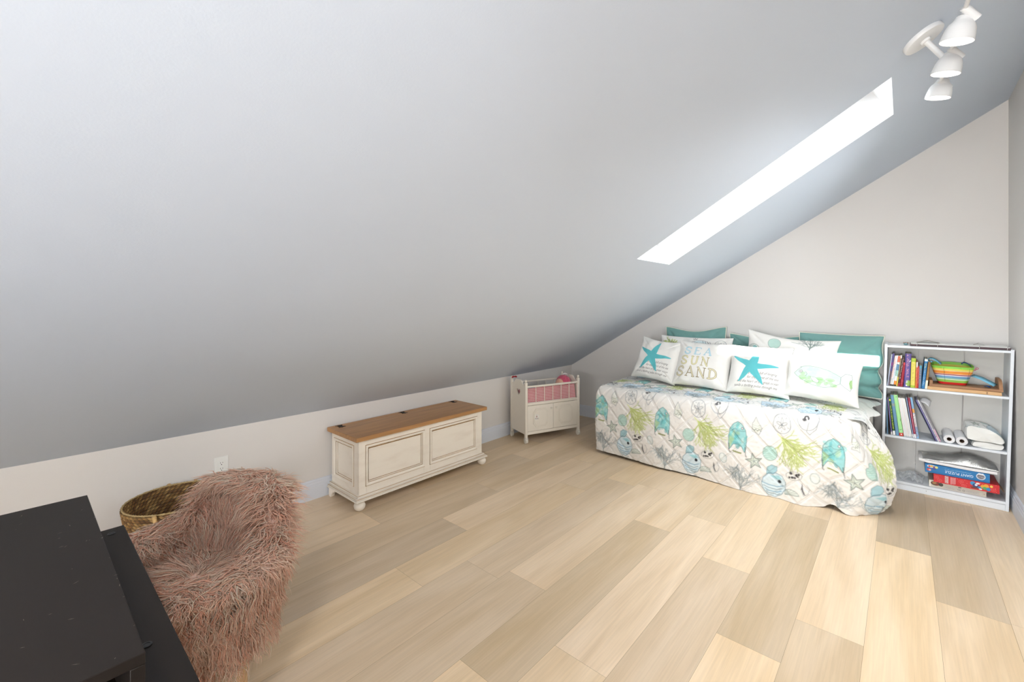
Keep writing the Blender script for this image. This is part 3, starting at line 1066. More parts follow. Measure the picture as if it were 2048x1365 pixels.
def twisted(path, r, pitch, n=6):
    mb = MB()
    P = [Vector(p) for p in path]
    m = len(P)
    # two strands wound round the path
    L = 0
    for sgn in (0, PI):
        pts = []
        L = 0
        for i in range(m):
            a, b = P[i - 1], P[(i + 1) % m]
            t = (b - a).normalized()
            x = t.orthogonal().normalized() if abs(t.y) > .9 else (Vector((0, 1, 0)) - t * t.y).normalized()
            y = t.cross(x)
            ph = 2 * PI * L / pitch + sgn
            pts.append(P[i] + (x * math.cos(ph) + y * math.sin(ph)) * r * .6)
            L += (P[(i + 1) % m] - P[i]).length
        mb.tube(pts, r * .7, n, closed=True)
    return mb
def resample(path, step):
    P = [Vector(p) for p in path]
    out = []
    acc = 0
    for i in range(len(P)):
        a, b = P[i], P[(i + 1) % len(P)]
        d = (b - a).length
        k = max(1, int(d / step))
        for q in range(k):
            out.append(a.lerp(b, q / k))
    return out

ZB = .617
def place_pillow(name, label, cat, canvas, w, h, t, loc, tilt, yaw=0, roll=0, group=None, piping=None, m=None, **kw):
    V, Q, C, border = pillow_mesh(w, h, t, canvas, **kw)
    root = thing(name, label, cat, loc, (0, 0, 0), group)
    root.rotation_mode = 'XYZ'
    Mx = Matrix.Translation(Vector(loc)) @ Matrix.Rotation(yaw, 4, 'Z') @ Matrix.Rotation(-tilt, 4, 'X') @ Matrix.Rotation(roll, 4, 'Y')
    # lift so that the lowest point rests on the quilt
    P = (np.array(Mx.to_3x3()) @ V.T).T
    root.location = (loc[0], loc[1], ZB - P[:, 2].min() + loc[2])
    root.rotation_euler = Mx.to_euler()
    np_mesh(V, Q, 'cushion_cover', m or M_PRINT, root, cols=C)
    if piping:
        build(twisted(resample(border, .006), .0045, .022), 'piping', piping, root, smooth=True)
    return root

M_TEAL = mat('teal linen', attr=True, rough=0.8, bump=0.3, bscale=600, sheen=.2, spec=.25)
M_CORD = mat('cream twisted cord', (232, 230, 214), .7)
TEALC = (116, 160, 154)
def plain(w, h, rgb, cell=.005):
    return Canvas(w, h, cell, rgb)
def folds_right(U, V):
    g = np.clip((U - .25) / .75, 0, 1)
    return -.045 * g * np.exp(-((V + .12 + .1 * (1 - g)) / .06) ** 2) - .05 * g ** 1.5 * np.exp(-((V + .66) / .07) ** 2)
def shape_wavy(U, V, X, Z, th):
    g = np.clip(U, 0, 1) ** 4
    X = X - .020 * g * np.exp(-((V + .12) / .16) ** 2) - .030 * g * np.exp(-((V + .66) / .13) ** 2) + .006 * g * np.sin(7 * V)
    return X, Z, th
place_pillow('cushion', 'large teal cushion at the left against the wall, its top edge dipped in the middle', 'cushion', plain(.58, .5, TEALC), .585, .505, .13,
             (1.525, -.118, 0), R_(6), 0, R_(-1.5), 'teal cushions along the wall', M_CORD, M_TEAL, sag=.035, seed=3, pinch=.05, back=TEALC)
place_pillow('cushion', 'middle teal cushion mostly hidden behind the white printed pillows', 'cushion', plain(.56, .5, TEALC), .57, .458, .13,
             (2.115, -.118, 0), R_(6), 0, R_(.5), 'teal cushions along the wall', M_CORD, M_TEAL, sag=.02, seed=13, pinch=.06, back=TEALC)
place_pillow('cushion', 'big teal cushion beside the bookcase with a bright strip of sun across it', 'cushion', plain(.56, .5, (118, 162, 157)), .555, .488, .17,
             (2.668, -.128, 0), R_(5), R_(2), R_(1), 'teal cushions along the wall', M_CORD, M_TEAL, seed=23, pinch=.03, fold=folds_right, shape=shape_wavy, back=TEALC)

WHITE = (237, 235, 230)
# printed pillow behind, left
c = Canvas(.68, .44, .0024, WHITE)
coralm(c, .10, .30, .12, .12, 1.0, (140, 156, 80), .0042, 6, .9, (208, 220, 140), n=6)
c.poly(ell_pts(.40, .355, .07, .045), (202, 222, 226), .8)
for k in range(4):
    c.line([(.42 + .022 * k, .40 - .004 * k), (.435 + .022 * k, .36), (.435 + .02 * k, .32)], .004, (90, 100, 106), .8)
c.line(ell_pts(.40, .355, .085, .05, 0, 20, .2, PI * 1.1, True), .003, INK, .9)
c.ell(.372, .365, .010, .012, (36, 38, 42), 1)
dollarm(c, .585, .35, .055)
for x0 in (.33, .35):
    c.line([(x0, .42), (x0 + .012, .41), (x0 + .02, .425)], .004, DARK, .9)
coralm(c, .2, .05, .14, .14, 1.2, (126, 140, 140), .0034, 16, .7)
place_pillow('pillow', 'wide white printed pillow with green coral at its corner, behind the lettered pillow', 'pillow', c, .675, .44, .13,
             (1.575, -.345, 0), R_(15), 0, 0, 'white printed pillows on the bed', seed=31, pinch=.06)
# printed pillow behind, right
c = Canvas(.66, .46, .0024, WHITE)
fanm(c, .06, .30, 1.0); c.ell(.07, .31, .02, .016, TEAL, .6)
shellm(c, .22, .37, .05)
coralm(c, .47, .36, .14, .1, 1.55, (120, 134, 130), .0036, 41, .8, n=7)
c.line([(.34, .41), (.40, .40), (.45, .41), (.52, .40), (.56, .41)], .0034, (110, 124, 128), .8)
coralm(c, .44, .15, .15, .12, 1.5, (150, 160, 164), .0034, 44, .75, n=6)
coralm(c, .60, .2, .1, .1, 1.6, (150, 160, 164), .0034, 45, .75, n=4)
place_pillow('pillow', 'wide white printed pillow leaning in front of the right-hand teal cushions', 'pillow', c, .665, .46, .14,
             (2.325, -.36, 0), R_(14), R_(2), R_(6), 'white printed pillows on the bed', seed=37, pinch=.08, sag=.02)

# square pillows with a starfish and handwriting
LINES = ['My soul is full of longing', 'for the secret of the sea', 'and the heart of the great ocean', 'sends a thrilling pulse through me']
def star_canvas(w, h):
    c = Canvas(w, h, .0017, WHITE)
    cx, cy = w * .40, h * .53
    for k, s_ in enumerate(LINES):
        c.text(s_, w * .92 - len(s_) * .0103, h * (.365 - .085 * k), .031, (92, 84, 80), .85, shear=.45, sx=.72)
    arms = [(1.18, .160, .038), (-.06, .19, .029), (-1.12, .172, .037), (-2.2, .160, .032), (2.55, .160, .030)]
    for a, L, wd in arms:
        dx, dy = math.cos(a), math.sin(a)
        px, py = -dy, dx
        b = .012
        p = [(cx + px * wd, cy + py * wd), (cx + dx * L * .35 + px * wd * .8, cy + dy * L * .35 + py * wd * .8),
             (cx + dx * L * .7 + px * (wd * .5 + b), cy + dy * L * .7 + py * (wd * .5 + b)), (cx + dx * L + px * b * 1.6, cy + dy * L + py * b * 1.6),
             (cx + dx * L * 1.02 + px * b, cy + dy * L * 1.02 + py * b), (cx + dx * L * .7 - px * (wd * .5 - b), cy + dy * L * .7 - py * (wd * .5 - b)), (cx + dx * L * .35 - px * wd * .75, cy + dy * L * .35 - py * wd * .75), (cx - px * wd, cy - py * wd)]
        c.poly(p, (98, 190, 196), 1)
        c.line([(cx, cy), (cx + dx * L * .6, cy + dy * L * .6)], .002, (72, 168, 176), .5)
    c.ell(cx, cy, .036, .036, (98, 190, 196), 1)
    return c
cs = star_canvas(.45, .43)
place_pillow('pillow', 'square white pillow with a teal starfish at the left end of the bed', 'pillow', cs, .45, .425, .14,
             (1.30, -.60, 0), R_(26), R_(-3), R_(5), 'starfish pillows', seed=51, pinch=.09, sag=.01)
place_pillow('pillow', 'square white pillow with a teal starfish, right of the lettered pillow', 'pillow', cs, .455, .425, .15,
             (2.185, -.635, 0), R_(26), R_(3), R_(1), 'starfish pillows', seed=53, pinch=.08)

# SEA SUN SAND pillow: drawn serif capitals
GL = {
 'S': ([[(.9, .80), (.78, .97), (.5, 1.0), (.2, .92), (.1, .74), (.25, .58), (.6, .46), (.86, .32), (.88, .14), (.65, .0), (.35, .0), (.1, .14), (.05, .3)]], []),
 'E': ([[(.2, 0), (.2, 1)], [(.05, 1), (.88, 1), (.9, .82)], [(.2, .52), (.66, .52)], [(.05, 0), (.9, 0), (.95, .2)]], [0]),
 'A': ([[(.05, 0), (.48, 1)], [(.48, 1), (.92, 0)], [(.22, .34), (.72, .34)], [(-.05, 0), (.2, 0)], [(.75, 0), (1.05, 0)]], [1]),
 'U': ([[(.18, 1), (.18, .3), (.3, .06), (.55, 0), (.78, .1), (.86, .35), (.86, 1)], [(.02, 1), (.36, 1)], [(.7, 1), (1.02, 1)]], [0]),
 'N': ([[(.15, 0), (.15, 1)], [(.12, 1), (.86, 0)], [(.86, 0), (.86, 1)], [(0, 0), (.3, 0)], [(.72, 1), (1.0, 1)], [(0, 1), (.15, 1)]], [1]),
 'D': ([[(.2, 0), (.2, 1)], [(.03, 1), (.5, 1), (.85, .8), (.95, .5), (.85, .18), (.5, 0), (.03, 0)]], [0, 1])}
def soft(p):
    if len(p) < 4:
        return p
    for _ in range(2):
        q = [p[0]]
        for a, b in zip(p[:-1], p[1:]):
            q += [(a[0] * .75 + b[0] * .25, a[1] * .75 + b[1] * .25), (a[0] * .25 + b[0] * .75, a[1] * .25 + b[1] * .75)]
        p = q + [p[-1]]
    return p
def serif(c, word, x, y, sz, adv, colf, colo):
    for ch in word:
        strokes, thick = GL[ch]
        for i, sk in enumerate(strokes):
            p = soft([(x + a * sz * .8, y + b * sz) for a, b in sk])
            wd = sz * (.17 if (i in thick or ch == 'S') else .075)
            c.line(p, wd, colo, .95)
        for i, sk in enumerate(strokes):
            p = soft([(x + a * sz * .8, y + b * sz) for a, b in sk])
            wd = sz * (.17 if (i in thick or ch == 'S') else .075)
            if wd > .01:
                c.line(p, wd - .0062, colf, 1)
        x += adv
c = Canvas(.46, .42, .0017, WHITE)
serif(c, 'SEA', .075, .278, .070, .084, (196, 224, 232), (150, 196, 214))
serif(c, 'SUN', .06, .178, .076, .086, (232, 228, 186), (176, 164, 116))
serif(c, 'SAND', .035, .072, .084, .089, (226, 218, 186), (150, 136, 102))
place_pillow('pillow', 'white pillow lettered SEA SUN SAND in the middle of the front row', 'pillow', c, .475, .43, .15,
             (1.735, -.625, 0), R_(27), R_(2), R_(2), seed=57, pinch=.07)

# fish pillow
c = Canvas(.47, .33, .0018, WHITE)
P = lambda L: [(.055 + a * .40, .165 + b * .40) for a, b in L]
body = P([(.0, .02), (.06, .10), (.13, .17), (.22, .19), (.40, .18), (.56, .14), (.68, .08), (.74, .05), (.74, -.07), (.64, -.15), (.5, -.19), (.32, -.17), (.16, -.1), (.05, -.03)])
c.poly(body, (206, 228, 212), .9)
r = random.Random(4)
for k in range(40):
    q = (r.uniform(.12, .72), r.uniform(-.16, .15))
    pp = P([q])[0]
    if Canvas.inside(body, np.array([[pp[0]]]), np.array([[pp[1]]]))[0, 0]:
        c.ell(pp[0], pp[1], r.uniform(.012, .03), r.uniform(.008, .018), (150, 200, 128) if q[1] < -.03 or q[0] < .2 else (190, 222, 208), .4)
c.line(body, .0028, (120, 150, 134), .9, True)
tail = P([(.74, .05), (.80, .13), (.90, .13), (.92, .06), (.88, -.03), (.93, -.10), (.90, -.17), (.82, -.13), (.74, -.07)])
c.poly(tail, (232, 236, 230), .8); c.line(tail, .0028, (120, 140, 134), .9, True)
c.poly(P([(.88, .03), (.92, .04), (.93, -.1), (.90, -.14), (.87, -.04)]), (150, 190, 120), .8)
c.ell(*P([(.11, .07)])[0], .011, .011, (246, 244, 240), 1, outline=(70, 80, 80), ow=.0024)
c.ell(*P([(.11, .07)])[0], .0035, .0035, (40, 44, 44), 1)
c.line(P([(.19, .07), (.22, .03), (.20, -.02)]), .0024, (110, 140, 120), .8)
fin = P([(.27, -.02), (.36, -.02), (.42, -.08), (.40, -.12), (.33, -.1)])
c.poly(fin, (226, 234, 222), .9); c.line(fin, .0022, (120, 140, 130), .9, True)
c.line(P([(.08, .15), (.11, .17), (.1, .13)]), .0024, (110, 140, 130), .8)
place_pillow('pillow', 'oblong white pillow printed with a pale green fish, lowest at the right front', 'pillow', c, .465, .33, .15,
             (2.60, -.63, 0), R_(24), R_(4), R_(5), seed=61, pinch=.07)
# ================================================================== STORAGE CHEST
def antique_mat():
    m = mat('antiqued cream paint', (232, 220, 203), 0.55)
    nt = m.node_tree; N, L = nt.nodes, nt.links
    b = N['Principled BSDF']
    geo = N.new('ShaderNodeNewGeometry')
    tc = [n for n in N if n.type == 'TEX_COORD'][0]
    nz = N.new('ShaderNodeTexNoise'); nz.inputs['Scale'].default_value = 9; nz.inputs['Detail'].default_value = 6
    mp = N.new('ShaderNodeMapping'); mp.inputs['Scale'].default_value = (1.2, .5, 2.5)
    L.new(tc.outputs['Object'], mp.inputs[0]); L.new(mp.outputs[0], nz.inputs['Vector'])
    at = N.new('ShaderNodeAttribute'); at.attribute_name = 'Glaze'
    r1 = N.new('ShaderNodeMapRange'); r1.inputs['From Min'].default_value = .5; r1.inputs['From Max'].default_value = .8
    r1.inputs['To Max'].default_value = .14
    L.new(nz.outputs['Fac'], r1.inputs['Value'])
    ad = N.new('ShaderNodeMath'); ad.operation = 'ADD'; ad.use_clamp = True
    L.new(r1.outputs[0], ad.inputs[0]); L.new(at.outputs['Fac'], ad.inputs[1])
    mx = N.new('ShaderNodeMix'); mx.data_type = 'RGBA'
    mx.inputs['A'].default_value = (*lin((243, 234, 220)), 1)
    mx.inputs['B'].default_value = (*lin((168, 128, 84)), 1)
    L.new(ad.outputs[0], mx.inputs['Factor'])
    L.new(mx.outputs['Result'], b.inputs['Base Color'])
    return m
M_ANT = antique_mat()
M_GLZ = mat('brown antiquing glaze', (186, 148, 100), 0.6, noise=.25, nscale=30)
M_WOOD = mat('honey oak lid', (178, 130, 80), 0.38, noise=.16, nscale=5, stretch=(9, .7, 9), bump=.12, bscale=40)
M_IRON = mat('blackened iron', (28, 25, 23), 0.5, metal=.6)

chest = thing('storage_chest', 'antiqued cream bench chest with a honey wood lid against the low left wall', 'chest', (.22, -2.505, 0))
CX, CY = .22, -2.505
def cb(x0, x1, y0, y1, z0, z1, mb=None):
    return (mb or MB()).box(x0 - CX, x1 - CX, y0 - CY, y1 - CY, z0, z1)
# body as a frame of stiles and rails so that the panels sit back
xf, xb, yl, yr, zb_, zt_ = .400, .030, -3.072, -1.948, .088, .452
mb = cb(xb, xf - .02, yl + .02, yr - .02, zb_, zt_)
cb(xf - .02, xf, yl, -3.017, zb_, zt_, mb); cb(xf - .02, xf, -2.549, -2.488, zb_, zt_, mb); cb(xf - .02, xf, -2.010, yr, zb_, zt_, mb)
cb(xf - .02, xf, -3.017, -2.549, zb_, .151, mb); cb(xf - .02, xf, -3.017, -2.549, .408, zt_, mb)
cb(xf - .02, xf, -2.488, -2.010, zb_, .151, mb); cb(xf - .02, xf, -2.488, -2.010, .408, zt_, mb)
for ya, yb in ((yl, yl + .02), (yr - .02, yr)):
    cb(xb, .072, ya, yb, zb_, zt_, mb); cb(.330, xf - .02, ya, yb, zb_, zt_, mb)
    cb(.072, .330, ya, yb, zb_, .148, mb); cb(.072, .330, ya, yb, .405, zt_, mb)
build(mb, 'body', M_ANT, chest, bevel=.002)
def panel_mould(origin, ux, uz, w, h, nrm_, parent):
    """picture-frame moulding standing round a sunk panel: raised bead, cove, glaze line"""
    prof = [(-.006, .000), (-.004, .007), (.002, .009), (.008, .006), (.012, -.001), (.017, -.004), (.020, -.012)]
    O, ux, uz, n = Vector(origin), Vector(ux), Vector(uz), Vector(nrm_)
    mb = MB(); vs = []
    for a, d in prof:
        for cx_, cz_ in ((a, a), (w - a, a), (w - a, h - a), (a, h - a)):
            vs.append(O + ux * cx_ + uz * cz_ + n * d)
    fs = []
    for i in range(len(prof) - 1):
        for k in range(4):
            fs.append((i * 4 + k, i * 4 + (k + 1) % 4, (i + 1) * 4 + (k + 1) % 4, (i + 1) * 4 + k))
    mb.add(vs, fs)
    build(mb, 'panel_moulding', M_ANT, parent, smooth=30)
    g = MB()
    for a, d in ((-.0072, .0006), (.0145, -.0018), (.0215, -.0112)):
        pts = [O + ux * q + uz * s_ + n * d for q, s_ in ((a, a), (w - a, a), (w - a, h - a), (a, h - a))]
        g.tube(pts, .0019, 5, closed=True)
    build(g, 'glaze_line', M_GLZ, parent, smooth=True)
    p = MB()
    q = .019
    p.add([O + ux * q + uz * q - n * .0112, O + ux * (w - q) + uz * q - n * .0112, O + ux * (w - q) + uz * (h - q) - n * .0112, O + ux * q + uz * (h - q) - n * .0112], [(0, 1, 2, 3)])
    build(p, 'panel', M_ANT, parent, smooth=False)
for y0, y1 in ((-3.017, -2.549), (-2.488, -2.010)):
    panel_mould((xf - CX, y0 - CY, .151), (0, 1, 0), (0, 0, 1), y1 - y0, .257, (1, 0, 0), chest)
panel_mould((.072 - CX, yl - CY, .148), (1, 0, 0), (0, 0, 1), .258, .257, (0, -1, 0), chest)
# base moulding, stepped
mb = MB()
for z0, z1, o_ in ((.062, .072, .036), (.072, .082, .030), (.082, .098, .016)):
    cb(xb - .004, xf + o_, yl - o_, yr + o_, z0, z1, mb)
build(mb, 'base_moulding', M_ANT, chest, bevel=.004)
g = MB()
for zz, o_ in ((.0985, .0165), (.0825, .0305)):
    g.tube([(xb - CX, yl - o_ - CY, zz), (xf + o_ - CX, yl - o_ - CY, zz), (xf + o_ - CX, yr + o_ - CY, zz), (xb - CX, yr + o_ - CY, zz)], .0014, 5)
build(g, 'glaze_line', M_GLZ, chest, smooth=True)
for y in (-3.068, -1.952):
    f = MB().lathe([(.016, .062), (.016, .058), (.024, .056), (.034, .046), (.0375, .033), (.034, .018), (.024, .006), (.014, 0)], Matrix.Translation((.402 - CX, y - CY, 0)), 24)
    build(f, 'ball_foot', M_ANT, chest, smooth=50)
    y0 = y if y < -2.5 else y + .03
    prof = [(0, 0), (.03, 0), (.034, .018), (.05, .030), (.052, .042), (.078, .048), (.082, .062), (0, .062)]
    M = Matrix(((1, 0, 0, .035 - CX), (0, 0, 1, y0 - .03 - CY), (0, 1, 0, 0), (0, 0, 0, 1)))
    build(MB().prism(prof, .03, M), 'bracket_foot', M_ANT, chest, bevel=.002)
lid = build(cb(.062, .4225, -3.1015, -1.906, .4525, .4815), 'lid', M_WOOD, chest, bevel=.003)
build(cb(.018, .0605, -3.1015, -1.906, .4525, .4815), 'hinge_rail', M_WOOD, chest, bevel=.003)
for y in (-3.028, -2.503, -1.979):
    h = MB()
    for s_ in (-1, 1):
        pts = [(0, -.010), (.012, -.008), (.020, -.020), (.034, -.026), (.030, -.010), (.040, 0), (.030, .010), (.034, .026), (.020, .020), (.012, .008), (0, .010)]
        if s_ < 0:
            pts = [(-a * .7, b) for a, b in pts][::-1]
        h.prism([(a + .062 - CX, b + y - CY) for a, b in pts], .0022, Matrix.Translation((0, 0, .4816)))
    h.cyl((.0615 - CX, y - CY - .017, .4842), (.0615 - CX, y - CY + .017, .4842), .0032, 10)
    build(h, 'hinge', M_IRON, chest, label='black iron butterfly hinge')

# ================================================================== DOLL CRADLE CABINET
M_IV = mat('ivory lacquer', (238, 230, 216), 0.4)
M_CASTOR = mat('ivory plastic castor', (232, 226, 214), 0.45)
crad = thing('doll_cradle_cabinet', 'small ivory doll cradle on castors with two cupboard doors in the far corner', 'toy cradle', (.332, -1.282, 0), (0, 0, math.atan2(.584, .214)))
LX, LY = .622, .285      # local x along the front, local y towards the knee wall
def post(x, y):
    mb = MB().box(x - .013, x + .013, y - .013, y + .013, .056, .592)
    ball = MB().lathe([(.006, .592), (.0065, .596), (.011, .600), (.0125, .607), (.010, .615), (.004, .620), (.0008, .621)], Matrix.Translation((x, y, 0)), 14)
    p = build(mb, 'post', M_IV, crad, bevel=.003)
    build(ball, 'finial', M_IV, p, smooth=60)
    cs_ = MB().cyl((x - .011, y, .024), (x + .011, y, .024), .024, 20)
    cs_.box(x - .016, x - .0125, y - .014, y + .014, .018, .056); cs_.box(x + .0125, x + .016, y - .014, y + .014, .018, .056)
    cs_.box(x - .016, x + .016, y - .014, y + .014, .049, .056)
    build(cs_, 'castor', M_CASTOR, crad, smooth=40)
for x in (0, LX):
    for y in (0, LY):
        post(x, y)
def end_panel(x, heart):
    # outline in (y, z): scalloped top
    top = [(.013, .555)]
    for a in np.linspace(0, 1, 14):
        top.append((.03 + a * .075, .555 + .050 * (3 * a * a - 2 * a ** 3)))
    for a in np.linspace(0, 1, 14):
        top.append((LY - .105 + a * .075, .605 - .050 * (3 * a * a - 2 * a ** 3)))
    top.append((LY - .013, .555))
    # split the panel down the middle so that the heart can be a real hole
    cy_, cz_, s_ = LY / 2, .483, .0024
    H = []
    for k in range(0, 25):
        t = PI * k / 24
        H.append((16 * math.sin(t) ** 3, 13 * math.cos(t) - 5 * math.cos(2 * t) - 2 * math.cos(3 * t) - math.cos(4 * t)))
    right = [(cy_ + a * s_, cz_ + b * s_) for a, b in H]       # from the notch down the right side to the tip
    left = [(cy_ - a * s_, cz_ + b * s_) for a, b in H]
    mid = [p for p in top if p[0] >= cy_]
    lf = [p for p in top if p[0] < cy_]
    mb = MB()
    M = Matrix(((0, 0, 1, x - .006), (1, 0, 0, 0), (0, 1, 0, 0), (0, 0, 0, 1)))
    polyR = [(cy_, .085), (LY - .013, .085)] + mid[::-1] + [(cy_, .605)] + right
    polyL = [(cy_, .085)] + left[::-1] + [(cy_, .605)] + lf[::-1] + [(.013, .085)]
    for q in (polyR, polyL):
        mb.prism(q, .012, M)
    return build(mb, 'end_panel', M_IV, crad, smooth=False)
end_panel(0, True); end_panel(LX, True)
for y in (0, LY):
    n_ = 'front_rail' if y == 0 else 'back_rail'
    build(MB().box(.013, LX - .013, y - .009, y + .009, .540, .557), n_, M_IV, crad, bevel=.003)
    build(MB().box(.013, LX - .013, y - .010, y + .010, .366, .391), n_, M_IV, crad, bevel=.003)
    for k in range(1, 6):
        x = .013 + (LX - .026) * k / 6
        build(MB().cyl((x, y, .388), (x, y, .543), .0034, 10), 'spindle', M_IV, crad)
build(MB().box(.013, LX - .013, -.011, .011, .083, .112), 'bottom_rail', M_IV, crad, bevel=.003)
build(MB().box(.013, LX - .013, .011, LY - .006, .085, .097), 'cabinet_floor', M_IV, crad)
build(MB().box(.013, LX - .013, .011, LY - .006, .372, .380), 'cradle_floor', M_IV, crad)
build(MB().box(.013, LX - .013, LY - .006, LY + .004, .085, .366), 'back_panel', M_IV, crad)
xm = LX / 2
for k, (x0, x1) in enumerate(((.015, xm - .0015), (xm + .0015, LX - .015))):
    d = build(MB().box(x0, x1, -.010, .004, .115, .363), 'door', M_IV, crad, bevel=.0015)
    cxx, w2, z0, z1, ch = (x0 + x1) / 2, .085, .150, .328, .030
    o8 = [(cxx - w2, z0 + ch), (cxx - w2 + ch * .3, z0 + ch), (cxx - w2 + ch, z0), (cxx + w2 - ch, z0), (cxx + w2 - ch * .3, z0 + ch), (cxx + w2, z0 + ch), (cxx + w2, z1 - ch), (cxx + w2 - ch * .3, z1 - ch), (cxx + w2 - ch, z1), (cxx - w2 + ch, z1), (cxx - w2 + ch * .3, z1 - ch), (cxx - w2, z1 - ch)]
    t = MB().tube([(a, -.0112, b) for a, b in o8], .0030, 6, closed=True)
    t.tube([(cxx + (a - cxx) * .84, -.0112, .239 + (b - .239) * .84) for a, b in o8], .0018, 6, closed=True)
    build(t, 'door_moulding', M_IV, d, smooth=True)
    kx = x1 - .028 if k == 0 else x0 + .028
    build(MB().lathe([(.004, 0), (.004, .006), (.009, .010), (.010, .015), (.007, .020), (.001, .021)], Matrix.Translation((kx, -.010, .322)) @ Matrix.Rotation(PI / 2, 4, 'X'), 14), 'knob', M_CASTOR, d, smooth=60)
    if k == 0:
        c = Canvas(.062, .07, .0012, (240, 236, 226))
        c.text('I', .031, .046, .020, (96, 20, 24), 1, align='C')
        hp = [(.031 + a * .00042, .0395 + b * .00042) for a, b in [(16 * math.sin(t_) ** 3, 13 * math.cos(t_) - 5 * math.cos(2 * t_) - 2 * math.cos(3 * t_) - math.cos(4 * t_)) for t_ in np.linspace(0, 2 * PI, 30)[:-1]]]
        c.poly(hp, (124, 22, 30), 1)
        c.text('YOU', .031, .014, .020, (84, 20, 24), 1, align='C')
        X, Y, Cc = c.verts()
        Q = grid_faces(c.nx, c.ny)
        cc = np.hypot(X[Q].mean(1) - .031, Y[Q].mean(1) - .035) < .0305
        V = np.stack([X + .085, np.full(len(X), -.0106), Y + .21], 1)
        np_mesh(V, Q[cc], 'sticker', mat('printed paper', attr=True, rough=.55), d, cols=Cc, smooth=False, label='round white sticker reading I heart YOU')
rb = MB()
RBOW = mat('red ribbon', (150, 24, 34), .6)
for s_ in (-1, 1):
    rb.ball((s_ * .016, 0, 0), .012, 10, 1.35, .55, .8, Matrix.Rotation(s_ * .3, 4, 'Y'))
rb.ball((0, 0, 0), .007, 8)
rb.xf(Matrix.Translation((.0, LY - .05, .615)))
build(rb, 'ribbon_bow', RBOW, crad, smooth=True, label='small red ribbon bow')

# things lying in the cradle
CM = Matrix.Translation(Vector((.332, -1.282, 0))) @ Matrix.Rotation(math.atan2(.584, .214), 4, 'Z')
def cradle_thing(name, label, cat, lx, ly, z):
    p = CM @ Vector((lx, ly, z))
    return thing(name, label, cat, p, (0, 0, math.atan2(.584, .214)))
def chevron(w, h, cell=.0022):
    c = Canvas(w, h, cell, (240, 226, 224))
    X, Y = np.meshgrid(c.xs, c.ys)
    tri = np.abs((X / .019) % 1 - .5) * 2 * .0085
    k = ((Y + tri) / .0150) % 1
    m = np.clip((.5 - np.abs(k - .5)) / .12 - 1.2, 0, 1)[..., None]
    c.a = c.a * (1 - m) + np.array((188, 74, 84)) / 255 * m
    return c
liner = cradle_thing('cradle_bedding', 'red and white zigzag cloth lining inside the ivory doll cradle', 'bedding', LX / 2, LY / 2, .381)
M_LIN = mat('zigzag cotton', attr=True, rough=.85)
def liner_side(w, h, place):
    c = chevron(w, h)
    X, Y, Cc = c.verts()
    dep = .004 * np.sin(X * 40) * np.sin(Y * 25 + 1) + .003 * smoothnoise(X, Y, .04, 3)
    V = np.array([place(x, d, y) for x, d, y in zip(X, dep, Y)])
    np_mesh(V, grid_faces(c.nx, c.ny), 'bumper_panel', M_LIN, liner, cols=Cc)
liner_side(.575, .148, lambda x, d, y: (x - .2875, -.122 + d + .014 * (y / .148 - .5), y))
liner_side(.575, .12, lambda x, d, y: (x - .2875, .115 + d, y))
liner_side(.235, .148, lambda x, d, y: (-.288 + d, x - .118, y))
liner_side(.235, .148, lambda x, d, y: (.284 + d, x - .118, y))
c = chevron(.57, .23, .004)
X, Y, Cc = c.verts()
np_mesh(np.stack([X - .285, Y - .115, .018 + .01 * smoothnoise(X, Y, .06, 2)], 1), grid_faces(c.nx, c.ny), 'mattress_pad', M_LIN, liner, cols=Cc)
M_PINK = mat('pink plush', (206, 84, 112), .9, noise=.2, nscale=60, bump=.6, bscale=300, sheen=.4)
M_SKIN = mat('doll vinyl', (226, 172, 150), .5)
M_WTRIM = mat('white lace trim', (240, 232, 230), .8)
doll = cradle_thing('doll', 'pink bonneted doll lying at the right end of the ivory cradle', 'doll', .50, .13, .402)
build(MB().ball((.03, .0, .125), .088, 24, .85, 1.0, .95), 'bonnet', M_PINK, doll, smooth=True)
build(MB().ball((-.028, -.02, .115), .058, 20, .8, .95, 1.05), 'head', M_SKIN, doll, smooth=True)
tr = [(.03 - .052 + .012 * math.cos(a * 9), .078 * math.cos(a), .125 + .082 * math.sin(a)) for a in np.linspace(0, 2 * PI, 60)[:-1]]
tr2 = [(.062 + .05 * math.cos(a), .02, .135 + .083 * math.sin(a)) for a in np.linspace(-.2, PI * .75, 20)]
build(MB().tube(tr2, .005, 6), 'bonnet_trim', M_WTRIM, doll, smooth=True)
dd = MB().ball((-.15, 0, .045), .06, 18, 1.8, 1.0, .8); dd.ball((-.075, -.045, .06), .028, 12, 1.6, 1, 1); dd.ball((-.08, .05, .06), .028, 12, 1.6, 1, 1)
build(dd, 'body', M_PINK, doll, smooth=True)
for s_ in (-1, 1):
    build(MB().ball((-.071, -.02 + s_ * .02, .125), .005, 8), 'eye', mat('doll eye', (50, 34, 30), .2), doll, smooth=True)
toy = cradle_thing('soft_toy', 'little blue and tan soft toy at the left inside the cradle', 'toy', .14, .15, .402)
build(MB().ball((0, 0, .065), .062, 18, 1.2, .9, .95), 'body', mat('blue knit', (104, 134, 176), .9, bump=.6, bscale=200), toy, smooth=True)
tm = MB().ball((-.075, 0, .11), .030, 16); tm.ball((-.088, .02, .135), .011, 10); tm.ball((-.088, -.02, .135), .011, 10)
build(tm, 'head', mat('tan plush', (176, 122, 74), .9, bump=.6, bscale=200), toy, smooth=True)

